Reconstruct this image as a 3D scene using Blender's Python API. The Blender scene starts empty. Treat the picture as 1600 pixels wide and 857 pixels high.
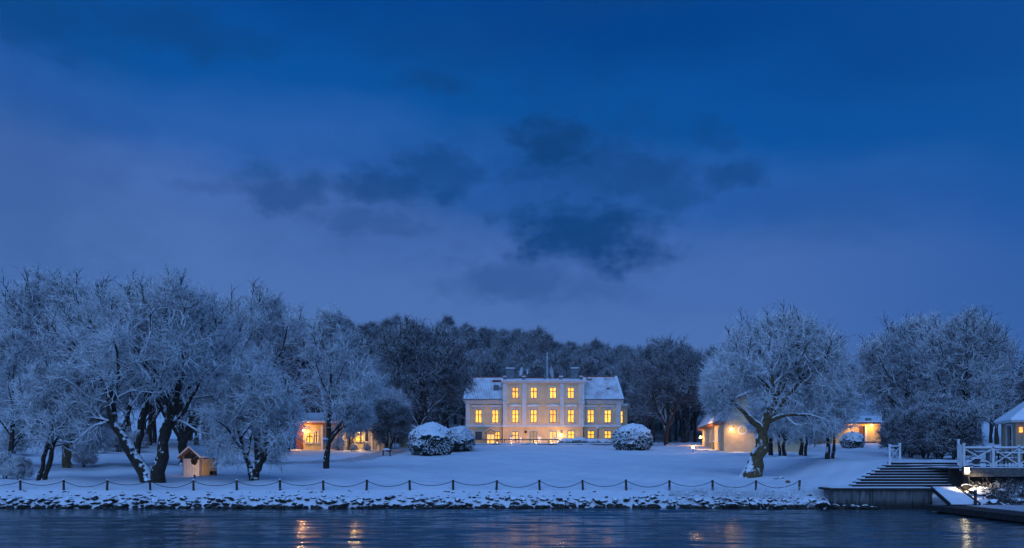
import bpy, bmesh, math, random
import numpy as np
from mathutils import Vector, Matrix, noise as mnoise

R = math.radians
scene = bpy.context.scene
COL = scene.collection
random.seed(7)

# ---------------------------------------------------------------- camera
F_PX, HOR, EYE = 1300.0, 716.0, 2.5          # focal length in photo pixels, horizon row, eye height
cam_d = bpy.data.cameras.new('camera')
cam = bpy.data.objects.new('camera', cam_d)
COL.objects.link(cam)
cam.location = (0, 0, EYE)
cam.rotation_euler = (R(90), 0, 0)
cam_d.sensor_width = 36.0
cam_d.lens = 36.0 * F_PX / 1600.0
cam_d.shift_y = (HOR - 428.5) / 1600.0
cam_d.clip_start = 0.1
cam_d.clip_end = 6000
scene.camera = cam

# ---------------------------------------------------------------- world: blue hour sky with drifting dark clouds
world = bpy.data.worlds.new('World')
scene.world = world
world.use_nodes = True
wn, wl = world.node_tree.nodes, world.node_tree.links
wn.clear()

def N(nodes, typ, **kw):
    n = nodes.new(typ)
    for k, v in kw.items():
        setattr(n, k, v)
    return n

def mth(nodes, links, op, a, b=None, c=None, clamp=False):
    n = nodes.new('ShaderNodeMath'); n.operation = op; n.use_clamp = clamp
    for i, v in enumerate((a, b, c)):
        if v is None: continue
        if isinstance(v, (int, float)): n.inputs[i].default_value = v
        else: links.new(v, n.inputs[i])
    return n.outputs[0]

def ramp(nodes, links, fac, stops, interp='EASE'):
    n = nodes.new('ShaderNodeValToRGB')
    n.color_ramp.interpolation = interp
    el = n.color_ramp.elements
    while len(el) < len(stops): el.new(0.5)
    for e, (p, c) in zip(el, stops):
        e.position = p
        e.color = (*c, 1) if len(c) == 3 else c
    links.new(fac, n.inputs[0])
    return n.outputs[0]

def mixc(nodes, links, fac, a, b, blend='MIX'):
    n = nodes.new('ShaderNodeMix'); n.data_type = 'RGBA'; n.blend_type = blend
    for s, v in ((n.inputs[0], fac), (n.inputs[6], a), (n.inputs[7], b)):
        if isinstance(v, (int, float)): s.default_value = v
        elif isinstance(v, tuple): s.default_value = (*v, 1) if len(v) == 3 else v
        else: links.new(v, s)
    return n.outputs[2]

SUN_EL, SUN_AZ = 30.0, 195.0
def build_world():
    tc = N(wn, 'ShaderNodeTexCoord')
    sep = N(wn, 'ShaderNodeSeparateXYZ'); wl.new(tc.outputs['Generated'], sep.inputs[0])
    x, y, z = sep.outputs
    M = lambda *a, **k: mth(wn, wl, *a, **k)
    az = M('ARCTAN2', x, y)
    el = M('ARCSINE', z)
    # soft large-scale unevenness of the overcast
    comb = N(wn, 'ShaderNodeCombineXYZ')
    wl.new(M('MULTIPLY', az, 1.0), comb.inputs[0]); wl.new(M('MULTIPLY', el, 2.2), comb.inputs[1])
    big = N(wn, 'ShaderNodeTexNoise'); big.inputs['Scale'].default_value = 2.6; big.inputs['Detail'].default_value = 5
    wl.new(comb.outputs[0], big.inputs['Vector'])
    nb = M('SUBTRACT', big.outputs['Fac'], 0.5)
    # elevation gradient, tilted: the pale veil hangs higher on the left
    veil = M('ADD', el, M('MULTIPLY', M('SINE', az), 0.12))
    veil = M('ADD', veil, M('MULTIPLY', nb, 0.20))
    fac = M('MULTIPLY', veil, 1.0 / 1.5, clamp=True)
    grad = ramp(wn, wl, fac, [
        (0.00, (0.066, 0.160, 0.420)), (0.10, (0.076, 0.172, 0.455)), (0.160, (0.062, 0.154, 0.450)),
        (0.210, (0.022, 0.115, 0.415)), (0.26, (0.002, 0.084, 0.345)), (0.33, (0.0005, 0.055, 0.265)), (1.0, (0.0005, 0.048, 0.240))], 'EASE')
    # the veil thins out towards the east (right), where the sky stays deeper blue
    mre = N(wn, 'ShaderNodeMapRange', interpolation_type='SMOOTHSTEP')
    mre.inputs[1].default_value = 0.20; mre.inputs[2].default_value = 0.70; mre.inputs[3].default_value = 0.0; mre.inputs[4].default_value = 0.72
    wl.new(M('SINE', az), mre.inputs[0])
    grad = mixc(wn, wl, mre.outputs[0], grad, (0.006, 0.082, 0.330))
    # physically scattered twilight, very weak
    sky = N(wn, 'ShaderNodeTexSky', sky_type='NISHITA', sun_disc=False)
    sky.sun_elevation = R(2); sky.sun_rotation = R(SUN_AZ); sky.ozone_density = 6.0
    skyw = mixc(wn, wl, 1.0, sky.outputs[0], (0.0002, 0.0008, 0.0022), 'MULTIPLY')
    colr = mixc(wn, wl, 1.0, grad, skyw, 'ADD')
    # cloud detail: warped direction and ragged edges
    cn = N(wn, 'ShaderNodeCombineXYZ'); wl.new(az, cn.inputs[0]); wl.new(M('MULTIPLY', el, 1.5), cn.inputs[1])
    def nz(scale, detail, rough=0.55):
        t = N(wn, 'ShaderNodeTexNoise'); t.inputs['Scale'].default_value = scale; t.inputs['Detail'].default_value = detail; t.inputs['Roughness'].default_value = rough
        wl.new(cn.outputs[0], t.inputs['Vector']); return t
    wp = nz(16, 8, .62); ws = N(wn, 'ShaderNodeSeparateColor'); wl.new(wp.outputs['Color'], ws.inputs[0])
    azw = M('ADD', az, M('MULTIPLY', M('SUBTRACT', ws.outputs[0], .5), .085))
    elw = M('ADD', el, M('MULTIPLY', M('SUBTRACT', ws.outputs[1], .5), .060))
    det = nz(22, 9, .62)
    dn = M('SUBTRACT', det.outputs['Fac'], 0.5)
    total = None
    def P(px, py):
        u = (px - 800) / F_PX; v = (HOR - py) / F_PX
        return math.atan(u), math.atan2(v, math.sqrt(1 + u * u))
    blobs = [  # photo px, py, half width, half height, density
        (860, 226, 112, 50, 1.0), (915, 258, 200, 62, 0.66), (990, 278, 140, 50, 0.70), (915, 368, 178, 76, 1.0), (1045, 300, 95, 42, .58), (895, 300, 230, 150, 0.44), (20, 260, 190, 260, .30),
        (605, 292, 165, 46, 0.78), (690, 270, 110, 42, 0.68), (450, 298, 125, 40, 0.62), (575, 348, 140, 36, 0.50), (640, 320, 300, 90, .30), (1250, 330, 240, 60, .22),
        (672, 128, 80, 28, 0.6), (1152, 276, 66, 36, 0.66), (1100, 212, 50, 24, 0.45), (800, 440, 150, 46, 0.46),
        (240, 40, 190, 40, 0.55), (700, 70, 150, 50, 0.35), (960, 10, 190, 22, 0.4), (40, 30, 160, 60, 0.6), (900, 450, 130, 28, .32), (330, 300, 60, 16, .3)]
    for px, py, rx, ry, dens in blobs:
        a0, e0 = P(px, py); a1 = rx / F_PX; e1 = ry / F_PX
        dx = M('DIVIDE', M('SUBTRACT', azw, a0), a1); dy = M('DIVIDE', M('SUBTRACT', elw, e0), e1)
        d = M('SQRT', M('ADD', M('MULTIPLY', dx, dx), M('MULTIPLY', dy, dy)))
        soft = 1.0 if dens < .45 else 0.0
        d = M('ADD', d, M('MULTIPLY', dn, -1.5))
        mr = N(wn, 'ShaderNodeMapRange', interpolation_type='SMOOTHSTEP')
        mr.inputs[1].default_value = 1.12+.3*soft; mr.inputs[2].default_value = 0.22-.2*soft
        mr.inputs[3].default_value = 0.0; mr.inputs[4].default_value = dens
        wl.new(d, mr.inputs[0])
        total = mr.outputs[0] if total is None else M('MAXIMUM', total, mr.outputs[0])
    total = M('MULTIPLY', total, M('ADD', 0.92, M('MULTIPLY', dn, 0.35)), clamp=True)
    colr = mixc(wn, wl, total, colr, (0.004, 0.052, 0.200))
    bg = N(wn, 'ShaderNodeBackground'); bg.inputs['Strength'].default_value = 1.0
    wl.new(colr, bg.inputs['Color'])
    out = N(wn, 'ShaderNodeOutputWorld'); wl.new(bg.outputs[0], out.inputs[0])
build_world()

# ---------------------------------------------------------------- the afterglow: one very soft, cold sun
sd = bpy.data.lights.new('sun', 'SUN'); sun = bpy.data.objects.new('sun', sd); COL.objects.link(sun)
sd.energy = 2.35; sd.angle = R(110); sd.color = (0.25, 0.485, 1.0)
a = R(SUN_AZ)
sdir = Vector((math.sin(a) * math.cos(R(SUN_EL)), math.cos(a) * math.cos(R(SUN_EL)), math.sin(R(SUN_EL))))
sun.rotation_euler = sdir.to_track_quat('Z', 'Y').to_euler()
sun.location = (0, -20, 60)

vs = scene.view_settings
vs.view_transform = 'Standard'; vs.look = 'None'; vs.exposure = 0.0; vs.gamma = 1.0; vs.use_curve_mapping = False
scene.render.engine = 'CYCLES'
scene.cycles.use_denoising = True
scene.cycles.max_bounces = 5
scene.cycles.diffuse_bounces = 3
scene.cycles.glossy_bounces = 3
scene.cycles.sample_clamp_indirect = 4.0
scene.cycles.caustics_reflective = False
scene.cycles.caustics_refractive = False

# ================================================================ helpers
def tag(o, label=None, cat=None, group=None, kind=None):
    if label: o['label'] = label
    if cat: o['category'] = cat
    if group: o['group'] = group
    if kind: o['kind'] = kind
    return o

def link(name, me, mat=None, parent=None, loc=None, rz=0.0):
    o = bpy.data.objects.new(name, me)
    COL.objects.link(o)
    if mat is not None and me is not None and not me.materials: me.materials.append(mat)
    if parent is not None: o.parent = parent
    if loc is not None: o.location = loc
    if rz: o.rotation_euler = (0, 0, rz)
    return o

def thing(name, label, cat, loc=(0, 0, 0), rz=0.0, group=None):
    o = link(name, None, loc=loc, rz=rz)
    return tag(o, label, cat, group)

class MB:
    """collects shapes, builds ONE mesh"""
    def __init__(s): s.v = []; s.f = []; s.smooth = False
    def add(s, vs, fs):
        n = len(s.v); s.v += [tuple(p) for p in vs]; s.f += [tuple(i + n for i in f) for f in fs]; return s
    def box(s, x0, x1, y0, y1, z0, z1):
        return s.add([(x0,y0,z0),(x1,y0,z0),(x1,y1,z0),(x0,y1,z0),(x0,y0,z1),(x1,y0,z1),(x1,y1,z1),(x0,y1,z1)],
                     [(0,3,2,1),(4,5,6,7),(0,1,5,4),(1,2,6,5),(2,3,7,6),(3,0,4,7)])
    def beam(s, p0, p1, w, h, up=(0,0,1)):
        p0 = Vector(p0); p1 = Vector(p1); d = (p1 - p0).normalized(); u = Vector(up)
        sd_ = d.cross(u)
        if sd_.length < 1e-4: sd_ = d.cross(Vector((0,1,0)))
        sd_.normalize(); u = sd_.cross(d).normalized()
        a_ = sd_ * (w / 2); b_ = u * (h / 2)
        vs_ = [p0-a_-b_, p0+a_-b_, p0+a_+b_, p0-a_+b_, p1-a_-b_, p1+a_-b_, p1+a_+b_, p1-a_+b_]
        return s.add(vs_, [(3,2,1,0),(4,5,6,7),(0,1,5,4),(1,2,6,5),(2,3,7,6),(3,0,4,7)])
    def tube(s, pts, rad, n=8, caps=True):
        pts = [Vector(p) for p in pts]
        if isinstance(rad, (int, float)): rad = [rad] * len(pts)
        base = len(s.v)
        for i, p in enumerate(pts):
            t = (pts[min(i+1, len(pts)-1)] - pts[max(i-1, 0)]).normalized()
            u = t.cross(Vector((0,0,1)))
            if u.length < 1e-3: u = t.cross(Vector((0,1,0)))
            u.normalize(); w = t.cross(u)
            for k in range(n):
                a_ = 2*math.pi*k/n
                s.v.append(tuple(p + (u*math.cos(a_) + w*math.sin(a_)) * rad[i]))
        for i in range(len(pts)-1):
            for k in range(n):
                a0 = base+i*n+k; a1 = base+i*n+(k+1)%n
                s.f.append((a0, a0+n, a1+n, a1))
        if caps:
            s.f.append(tuple(base+k for k in range(n)))
            s.f.append(tuple(base+(len(pts)-1)*n+k for k in reversed(range(n))))
        return s
    def lathe(s, prof, n=16, c=(0,0,0)):
        base = len(s.v)
        for r, z in prof:
            for k in range(n):
                a_ = 2*math.pi*k/n; s.v.append((c[0]+r*math.cos(a_), c[1]+r*math.sin(a_), c[2]+z))
        for i in range(len(prof)-1):
            for k in range(n):
                a0 = base+i*n+k; a1 = base+i*n+(k+1)%n
                s.f.append((a0, a1, a1+n, a0+n))
        return s
    def prism(s, poly, axis, t0, t1):
        """poly: list of 2D points, extruded along axis ('x': poly in yz, 'y': poly in xz, 'z': poly in xy)"""
        def P3(p, t):
            return (t, p[0], p[1]) if axis == 'x' else (p[0], t, p[1]) if axis == 'y' else (p[0], p[1], t)
        n = len(poly)
        vs_ = [P3(p, t0) for p in poly] + [P3(p, t1) for p in poly]
        fs = [tuple(range(n)), tuple(reversed(range(n, 2*n)))] + [(i, i+n, (i+1)%n+n, (i+1)%n) for i in range(n)]
        return s.add(vs_, fs)
    def quad(s, a_, b_, c_, d_): return s.add([a_, b_, c_, d_], [(0,1,2,3)])
    def mesh(s, name, bevel=0.0, fix=True):
        me = bpy.data.meshes.new(name)
        me.from_pydata(s.v, [], s.f); me.update()
        if fix or bevel:
            bm = bmesh.new(); bm.from_mesh(me)
            bmesh.ops.recalc_face_normals(bm, faces=bm.faces)
            if bevel:
                bmesh.ops.bevel(bm, geom=bm.edges[:], offset=bevel, segments=1, affect='EDGES', profile=0.7)
            bm.to_mesh(me); bm.free()
        if s.smooth:
            me.polygons.foreach_set('use_smooth', [True]*len(me.polygons))
        return me
    def build(s, name, mat, parent=None, loc=None, bevel=0.0, fix=True, rz=0.0):
        return link(name, s.mesh(name, bevel, fix), mat, parent, loc, rz)

def np_mesh(name, V, T, smooth=True):
    """fast mesh from numpy vertices and triangles"""
    me = bpy.data.meshes.new(name)
    V = np.asarray(V, dtype=np.float32); T = np.asarray(T, dtype=np.int32)
    me.vertices.add(len(V)); me.vertices.foreach_set('co', V.ravel())
    me.loops.add(T.size); me.loops.foreach_set('vertex_index', T.ravel())
    me.polygons.add(len(T)); me.polygons.foreach_set('loop_start', np.arange(0, T.size, 3, dtype=np.int32))
    me.update(calc_edges=True)
    me.polygons.foreach_set('use_smooth', np.full(len(T), smooth))
    return me

def smooth01(t):
    t = np.clip(t, 0, 1); return t*t*(3-2*t)

# ================================================================ materials
def new_mat(name):
    m = bpy.data.materials.new(name); m.use_nodes = True
    nt = m.node_tree; b = nt.nodes['Principled BSDF']
    return m, nt.nodes, nt.links, b

def paint(name, col, rough=0.7, vary=0.18, scale=3.0, bump=0.1, bscale=30.0, spec=0.3, metal=0.0):
    m, n, l, b = new_mat(name)
    tc = N(n, 'ShaderNodeTexCoord')
    t = N(n, 'ShaderNodeTexNoise'); t.inputs['Scale'].default_value = scale; t.inputs['Detail'].default_value = 6
    l.new(tc.outputs['Object'], t.inputs['Vector'])
    lo = tuple(c*(1-vary) for c in col); hi = tuple(min(1, c*(1+vary)) for c in col)
    l.new(ramp(n, l, t.outputs['Fac'], [(0.3, lo), (0.7, hi)]), b.inputs['Base Color'])
    b.inputs['Roughness'].default_value = rough; b.inputs['Metallic'].default_value = metal
    b.inputs['Specular IOR Level'].default_value = spec
    if bump:
        t2 = N(n, 'ShaderNodeTexNoise'); t2.inputs['Scale'].default_value = bscale; t2.inputs['Detail'].default_value = 4
        l.new(tc.outputs['Object'], t2.inputs['Vector'])
        bp = N(n, 'ShaderNodeBump'); bp.inputs['Strength'].default_value = bump; bp.inputs['Distance'].default_value = 0.03
        l.new(t2.outputs['Fac'], bp.inputs['Height']); l.new(bp.outputs[0], b.inputs['Normal'])
    return m

SNOW = (0.80, 0.82, 0.85)
def snowy(name, col, lo=0.25, hi=0.6, nscale=6.0, namt=0.5, rough=0.85, col2=None, zwet=None, snow=(0.84, 0.86, 0.88)):
    """a base colour that carries snow where its surface faces up"""
    m, n, l, b = new_mat(name)
    tc = N(n, 'ShaderNodeTexCoord'); g = N(n, 'ShaderNodeNewGeometry')
    sp = N(n, 'ShaderNodeSeparateXYZ'); l.new(g.outputs['Normal'], sp.inputs[0])
    t = N(n, 'ShaderNodeTexNoise'); t.inputs['Scale'].default_value = nscale; t.inputs['Detail'].default_value = 5
    l.new(tc.outputs['Object'], t.inputs['Vector'])
    h = mth(n, l, 'ADD', sp.outputs[2], mth(n, l, 'MULTIPLY', mth(n, l, 'SUBTRACT', t.outputs['Fac'], 0.5), namt*2))
    if zwet is not None:
        ps = N(n, 'ShaderNodeSeparateXYZ'); l.new(g.outputs['Position'], ps.inputs[0])
        mr0 = N(n, 'ShaderNodeMapRange'); l.new(ps.outputs[2], mr0.inputs[0])
        mr0.inputs[1].default_value = zwet[0]; mr0.inputs[2].default_value = zwet[1]
        mr0.inputs[3].default_value = -zwet[2]; mr0.inputs[4].default_value = 0.0
        h = mth(n, l, 'ADD', h, mr0.outputs[0])
    mr = N(n, 'ShaderNodeMapRange', interpolation_type='SMOOTHSTEP')
    mr.inputs[1].default_value = lo; mr.inputs[2].default_value = hi
    l.new(h, mr.inputs[0])
    c2 = col2 or tuple(c*1.6 for c in col)
    t3 = N(n, 'ShaderNodeTexNoise'); t3.inputs['Scale'].default_value = nscale*2.3; t3.inputs['Detail'].default_value = 5
    l.new(tc.outputs['Object'], t3.inputs['Vector'])
    base = ramp(n, l, t3.outputs['Fac'], [(0.3, col), (0.7, c2)])
    l.new(mixc(n, l, mr.outputs[0], base, snow), b.inputs['Base Color'])
    b.inputs['Roughness'].default_value = rough; b.inputs['Specular IOR Level'].default_value = 0.2
    return m

def glow(name, col, strength, vary=0.3, scale=(3, 3, 1.2)):
    m, n, l, b = new_mat(name)
    tc = N(n, 'ShaderNodeTexCoord'); oi = N(n, 'ShaderNodeObjectInfo')
    mp = N(n, 'ShaderNodeMapping'); mp.inputs['Scale'].default_value = scale
    l.new(tc.outputs['Object'], mp.inputs['Vector'])
    va = N(n, 'ShaderNodeVectorMath', operation='ADD'); l.new(mp.outputs[0], va.inputs[0])
    l.new(oi.outputs['Location'], va.inputs[1])
    t = N(n, 'ShaderNodeTexNoise'); t.inputs['Scale'].default_value = 1.6; t.inputs['Detail'].default_value = 3
    l.new(va.outputs[0], t.inputs['Vector'])
    lo = tuple(c*(1-vary)*(1, 0.86, 0.6)[i] for i, c in enumerate(col))
    hi = tuple(c*(1+vary*0.4) for c in col)
    l.new(ramp(n, l, t.outputs['Fac'], [(0.32, lo), (0.62, hi)]), b.inputs['Emission Color'])
    b.inputs['Emission Strength'].default_value = strength
    b.inputs['Base Color'].default_value = (0.25, 0.2, 0.12, 1)
    b.inputs['Roughness'].default_value = 0.15
    return m

def m_ground():
    m, n, l, b = new_mat('snow_ground')
    tc = N(n, 'ShaderNodeTexCoord')
    t = N(n, 'ShaderNodeTexNoise'); t.inputs['Scale'].default_value = 0.25; t.inputs['Detail'].default_value = 6
    l.new(tc.outputs['Object'], t.inputs['Vector'])
    l.new(ramp(n, l, t.outputs['Fac'], [(0.3, (0.74, 0.76, 0.80)), (0.7, (0.83, 0.84, 0.86))]), b.inputs['Base Color'])
    mp = N(n, 'ShaderNodeMapping'); mp.inputs['Scale'].default_value = (0.6, 1.0, 1.0)
    l.new(tc.outputs['Object'], mp.inputs['Vector'])
    t2 = N(n, 'ShaderNodeTexNoise'); t2.inputs['Scale'].default_value = 1.1; t2.inputs['Detail'].default_value = 8; t2.inputs['Roughness'].default_value = 0.62
    l.new(mp.outputs[0], t2.inputs['Vector'])
    bp = N(n, 'ShaderNodeBump'); bp.inputs['Strength'].default_value = 0.6; bp.inputs['Distance'].default_value = 0.12
    l.new(t2.outputs['Fac'], bp.inputs['Height']); l.new(bp.outputs[0], b.inputs['Normal'])
    b.inputs['Roughness'].default_value = 0.8; b.inputs['Specular IOR Level'].default_value = 0.25
    return m

def m_water():
    m, n, l, b = new_mat('water')
    b.inputs['Base Color'].default_value = (0.045, 0.078, 0.092, 1)
    b.inputs['Roughness'].default_value = 0.09; b.inputs['IOR'].default_value = 1.333
    tc = N(n, 'ShaderNodeTexCoord')
    mp = N(n, 'ShaderNodeMapping'); mp.inputs['Scale'].default_value = (0.06, 1.0, 1.0); mp.inputs['Rotation'].default_value = (0, 0, R(2))
    l.new(tc.outputs['Object'], mp.inputs['Vector'])
    t = N(n, 'ShaderNodeTexNoise'); t.inputs['Scale'].default_value = 4.5; t.inputs['Detail'].default_value = 5; t.inputs['Roughness'].default_value = 0.55
    l.new(mp.outputs[0], t.inputs['Vector'])
    bp = N(n, 'ShaderNodeBump'); bp.inputs['Strength'].default_value = 0.5; bp.inputs['Distance'].default_value = 0.055
    l.new(t.outputs['Fac'], bp.inputs['Height']); l.new(bp.outputs[0], b.inputs['Normal'])
    return m

MT = {}
MT['ground'] = m_ground()
MT['water'] = m_water()
MT['path'] = paint('trodden_snow', (0.50, 0.48, 0.50), 0.85, 0.2, 1.2, 0.5, 6)
MT['bark'] = snowy('bark_with_snow', (0.022, 0.016, 0.012), 0.22, 0.46, 4.5, 0.85, col2=(0.06, 0.042, 0.028))
MT['bark_brown'] = snowy('brown_bark_with_snow', (0.075, 0.046, 0.020), 0.26, 0.50, 3.4, 0.8, col2=(0.16, 0.11, 0.05))  # browner and lighter base colour than the plain bark
MT['twig'] = snowy('frosted_twigs', (0.05, 0.042, 0.038), -0.75, -0.05, 0.9, 0.45, col2=(0.10, 0.085, 0.08))
MT['twig_pale'] = snowy('heavily_frosted_twigs', (0.10, 0.09, 0.085), -0.85, -0.2, 0.9, 0.35, col2=(0.2, 0.18, 0.17))
MT['twig_dark'] = snowy('lightly_frosted_twigs', (0.028, 0.025, 0.024), 0.05, 0.95, 0.5, 0.42, col2=(0.06, 0.052, 0.05))
MT['twig_mid'] = snowy('frosted_dark_twigs', (0.038, 0.032, 0.030), -0.45, 0.25, 0.8, 0.5, col2=(0.07, 0.06, 0.056))
MT['shoot'] = snowy('bare_shoots', (0.022, 0.017, 0.014), 0.45, 0.95, 0.9, 0.4, col2=(0.05, 0.04, 0.034))
MT['rock'] = snowy('shore_rock', (0.014, 0.013, 0.011), 0.22, 0.42, 4.0, 0.45, col2=(0.06, 0.052, 0.04), zwet=(0.08, 0.36, 0.8), rough=0.7)
MT['leaf'] = snowy('snowy_evergreen', (0.008, 0.013, 0.010), -0.08, 0.16, 5.0, 0.42, col2=(0.025, 0.036, 0.026))
MT['render'] = paint('cream_render', (0.74, 0.54, 0.30), 0.85, 0.10, 0.7, 0.15, 40)
MT['trim'] = paint('pale_trim', (0.60, 0.62, 0.60), 0.8, 0.08, 1.5, 0.08, 40)
MT['whitewood'] = paint('white_wood', (0.72, 0.72, 0.72), 0.55, 0.08, 4, 0.1, 30)
MT['frame'] = paint('dark_frame', (0.06, 0.05, 0.05), 0.5, 0.15, 4, 0)
MT['tile'] = snowy('red_tile_snow', (0.16, 0.05, 0.035), 0.52, 0.74, 0.8, 0.16, col2=(0.24, 0.08, 0.05))
MT['redtile'] = paint('red_tile', (0.33, 0.065, 0.03), 0.7, 0.3, 6, 0.2, 20)
MT['snow'] = paint('snow_cap', SNOW, 0.85, 0.04, 2.0, 0.3, 8)
MT['zinc'] = paint('zinc', (0.16, 0.17, 0.18), 0.5, 0.15, 4, 0.05, 20, metal=0.2)
MT['chimney'] = paint('chimney_render', (0.17, 0.18, 0.19), 0.85, 0.2, 3, 0.3, 30)
MT['iron'] = paint('dark_iron', (0.02, 0.02, 0.022), 0.5, 0.2, 6, 0)
MT['postwood'] = paint('post_wood', (0.055, 0.038, 0.026), 0.8, 0.35, 9, 0.3, 40)
MT['darkwood'] = paint('tarred_wood', (0.030, 0.026, 0.024), 0.8, 0.35, 6, 0.3, 40)
MT['greywood'] = paint('weathered_wood', (0.12, 0.11, 0.10), 0.8, 0.3, 6, 0.3, 40)
MT['concrete'] = paint('stained_concrete', (0.10, 0.10, 0.10), 0.85, 0.45, 1.6, 0.4, 14)
def m_stained():
    m, n, l, b = new_mat('stained_concrete_wall')
    tc = N(n, 'ShaderNodeTexCoord'); mp = N(n, 'ShaderNodeMapping'); mp.inputs['Scale'].default_value = (5, 5, .7); l.new(tc.outputs['Object'], mp.inputs['Vector'])
    t = N(n, 'ShaderNodeTexNoise'); t.inputs['Scale'].default_value = 1.3; t.inputs['Detail'].default_value = 7; t.inputs['Roughness'].default_value = .65; l.new(mp.outputs[0], t.inputs['Vector'])
    col = ramp(n, l, t.outputs['Fac'], [(.32, (.035, .036, .038)), (.52, (.13, .13, .13)), (.72, (.30, .31, .32))])
    g = N(n, 'ShaderNodeNewGeometry'); sp_ = N(n, 'ShaderNodeSeparateXYZ'); l.new(g.outputs['Position'], sp_.inputs[0])
    wet = N(n, 'ShaderNodeMapRange', interpolation_type='SMOOTHSTEP'); wet.inputs[1].default_value = .12; wet.inputs[2].default_value = .55
    l.new(mth(n, l, 'ADD', sp_.outputs[2], mth(n, l, 'MULTIPLY', mth(n, l, 'SUBTRACT', t.outputs['Fac'], .5), .5)), wet.inputs[0])
    l.new(mixc(n, l, wet.outputs[0], (.014, .016, .014), col), b.inputs['Base Color']); b.inputs['Roughness'].default_value = .75
    return m
MT['quay'] = m_stained()
MT['beige'] = paint('beige_boards', (0.33, 0.245, 0.17), 0.75, 0.12, 2, 0.15, 30)
MT['yellowwall'] = paint('yellow_wall', (0.62, 0.44, 0.19), 0.8, 0.12, 1.2, 0.2, 30)
MT['creamwall'] = paint('cream_wall', (0.56, 0.43, 0.255), 0.8, 0.12, 1.2, 0.2, 30)
MT['redwall'] = paint('red_boards', (0.20, 0.07, 0.045), 0.75, 0.2, 3, 0.2, 30)
MT['browndoor'] = paint('brown_door', (0.16, 0.055, 0.022), 0.6, 0.25, 5, 0.15, 30)
MT['greydoor'] = paint('grey_door', (0.20, 0.21, 0.24), 0.6, 0.15, 5, 0.05)
MT['darkglass'] = paint('dark_glass', (0.015, 0.018, 0.024), 0.08, 0.2, 3, 0, spec=0.6)
MT['dish'] = paint('dish_white', (0.62, 0.63, 0.64), 0.5, 0.06, 3, 0)
MT['orange'] = paint('orange_fascia', (0.36, 0.12, 0.035), 0.7, 0.2, 4, 0.1, 30)
MT['paneY'] = glow('lit_pane', (1.0, 0.47, 0.022), 1.9, .45, (6, 6, 1.5))
MT['paneY2'] = glow('lit_pane_amber', (1.0, 0.43, 0.02), 1.6, .5, (6, 6, 1.0))
MT['paneY3'] = glow('lit_pane_bright', (1.0, 0.50, 0.04), 2.1, .4, (5, 5, 2.0))
MT['paneW'] = glow('lit_pane_pale', (1.0, 0.50, 0.11), 1.4)
MT['paneD'] = glow('dim_pane', (0.55, 0.36, 0.14), 0.42, 0.5)
MT['bulb'] = glow('lamp_bulb', (1.0, 0.66, 0.24), 24.0, 0.0)
MT['flame'] = glow('lantern_flame', (1.0, 0.5, 0.12), 5.0, 0.0)
MT['flood'] = glow('flood_glass', (1.0, 0.90, 0.62), 16.0, 0.0)
MT['wreath'] = paint('wreath_green', (0.012, 0.02, 0.014), 0.9, 0.4, 14, 0.5, 60)

# ================================================================ terrain
SL = 0.0439
def shore(x): return 41.2 - 2.6*smooth01((x-21.0)/1.6)
def und(x, y):
    return (0.030*np.sin(x*0.71+1.3)*np.sin(y*0.53+0.4) + 0.022*np.sin(x*1.63+y*0.9) + 0.014*np.sin(x*3.1-y*2.3+1)
            + 0.05*np.sin(x*0.21+2)*np.sin(y*0.17+1))
def gz(x, y):
    x = np.asarray(x, float); y = np.asarray(y, float)
    s = shore(x)
    t = (y - s)
    bank = -1.0 + 1.0*smooth01((t+1.0)/1.0) + 0.42*smooth01((t+0.05)/0.55) + 0.56*smooth01((t-0.2)/2.2)
    lawn = SL*np.clip(y-43.5, 0, 74.5) + 0.30*smooth01((y-118)/5)
    z = bank + lawn
    # ground behind the landing steps and the far right garden
    z = z + 1.05*smooth01((x-16.5-0.55*(y-42)*0)/4.2)*smooth01((y-42.4)/3.0)*(1-0.85*smooth01((y-48)/40))
    z = z + 0.55*np.exp(-((x-46)/12)**2-((y-104)/14)**2)
    z = z + 0.9*np.exp(-((x+52)/22)**2)*smooth01((y-70)/22)*(1-0.3*smooth01((y-110)/30))
    hill = smooth01((y-142)/105)
    amp = 10 + 13*np.exp(-((x+26)/56)**2) + 3*np.exp(-((x+110)/50)**2)
    z = z + hill*amp
    z = z + 1.9*und(x, y)*smooth01((t-1.2)/2.5)*np.where(y < 140, 1.0, 0.3)
    return z
def gzf(x, y): return float(gz(x, y))
def PX(px, Y): return (px-800)*Y/F_PX
def at(px, Y): x = PX(px, Y); return (x, Y, gzf(x, Y))
def ZP(py, Y): return EYE + (HOR-py)*Y/F_PX

def grid_mesh(name, xs, ys, zf):
    X, Y = np.meshgrid(xs, ys)
    V = np.stack([X, Y, zf(X, Y)], -1).reshape(-1, 3)
    nx, ny = len(xs), len(ys)
    i = np.arange(nx*ny).reshape(ny, nx)
    a_, b_, c_, d_ = i[:-1,:-1].ravel(), i[:-1,1:].ravel(), i[1:,1:].ravel(), i[1:,:-1].ravel()
    T = np.concatenate([np.stack([a_, b_, c_], 1), np.stack([a_, c_, d_], 1)])
    return np_mesh(name, V, T)

xs = np.concatenate([np.linspace(-1500, -130, 12, endpoint=False), np.linspace(-130, -40, 45, endpoint=False), np.linspace(-40, 40, 320, endpoint=False),
                     np.linspace(40, 130, 45, endpoint=False), np.linspace(130, 1500, 13)])
ys = np.concatenate([np.linspace(36, 50, 90, endpoint=False), np.linspace(50, 125, 190, endpoint=False), np.linspace(125, 330, 60, endpoint=False), np.linspace(330, 2500, 14)])
tag(link('ground', grid_mesh('ground', xs, ys, gz), MT['ground']), 'snow covered lawn rising from the shore to the manor', kind='structure')

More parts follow.
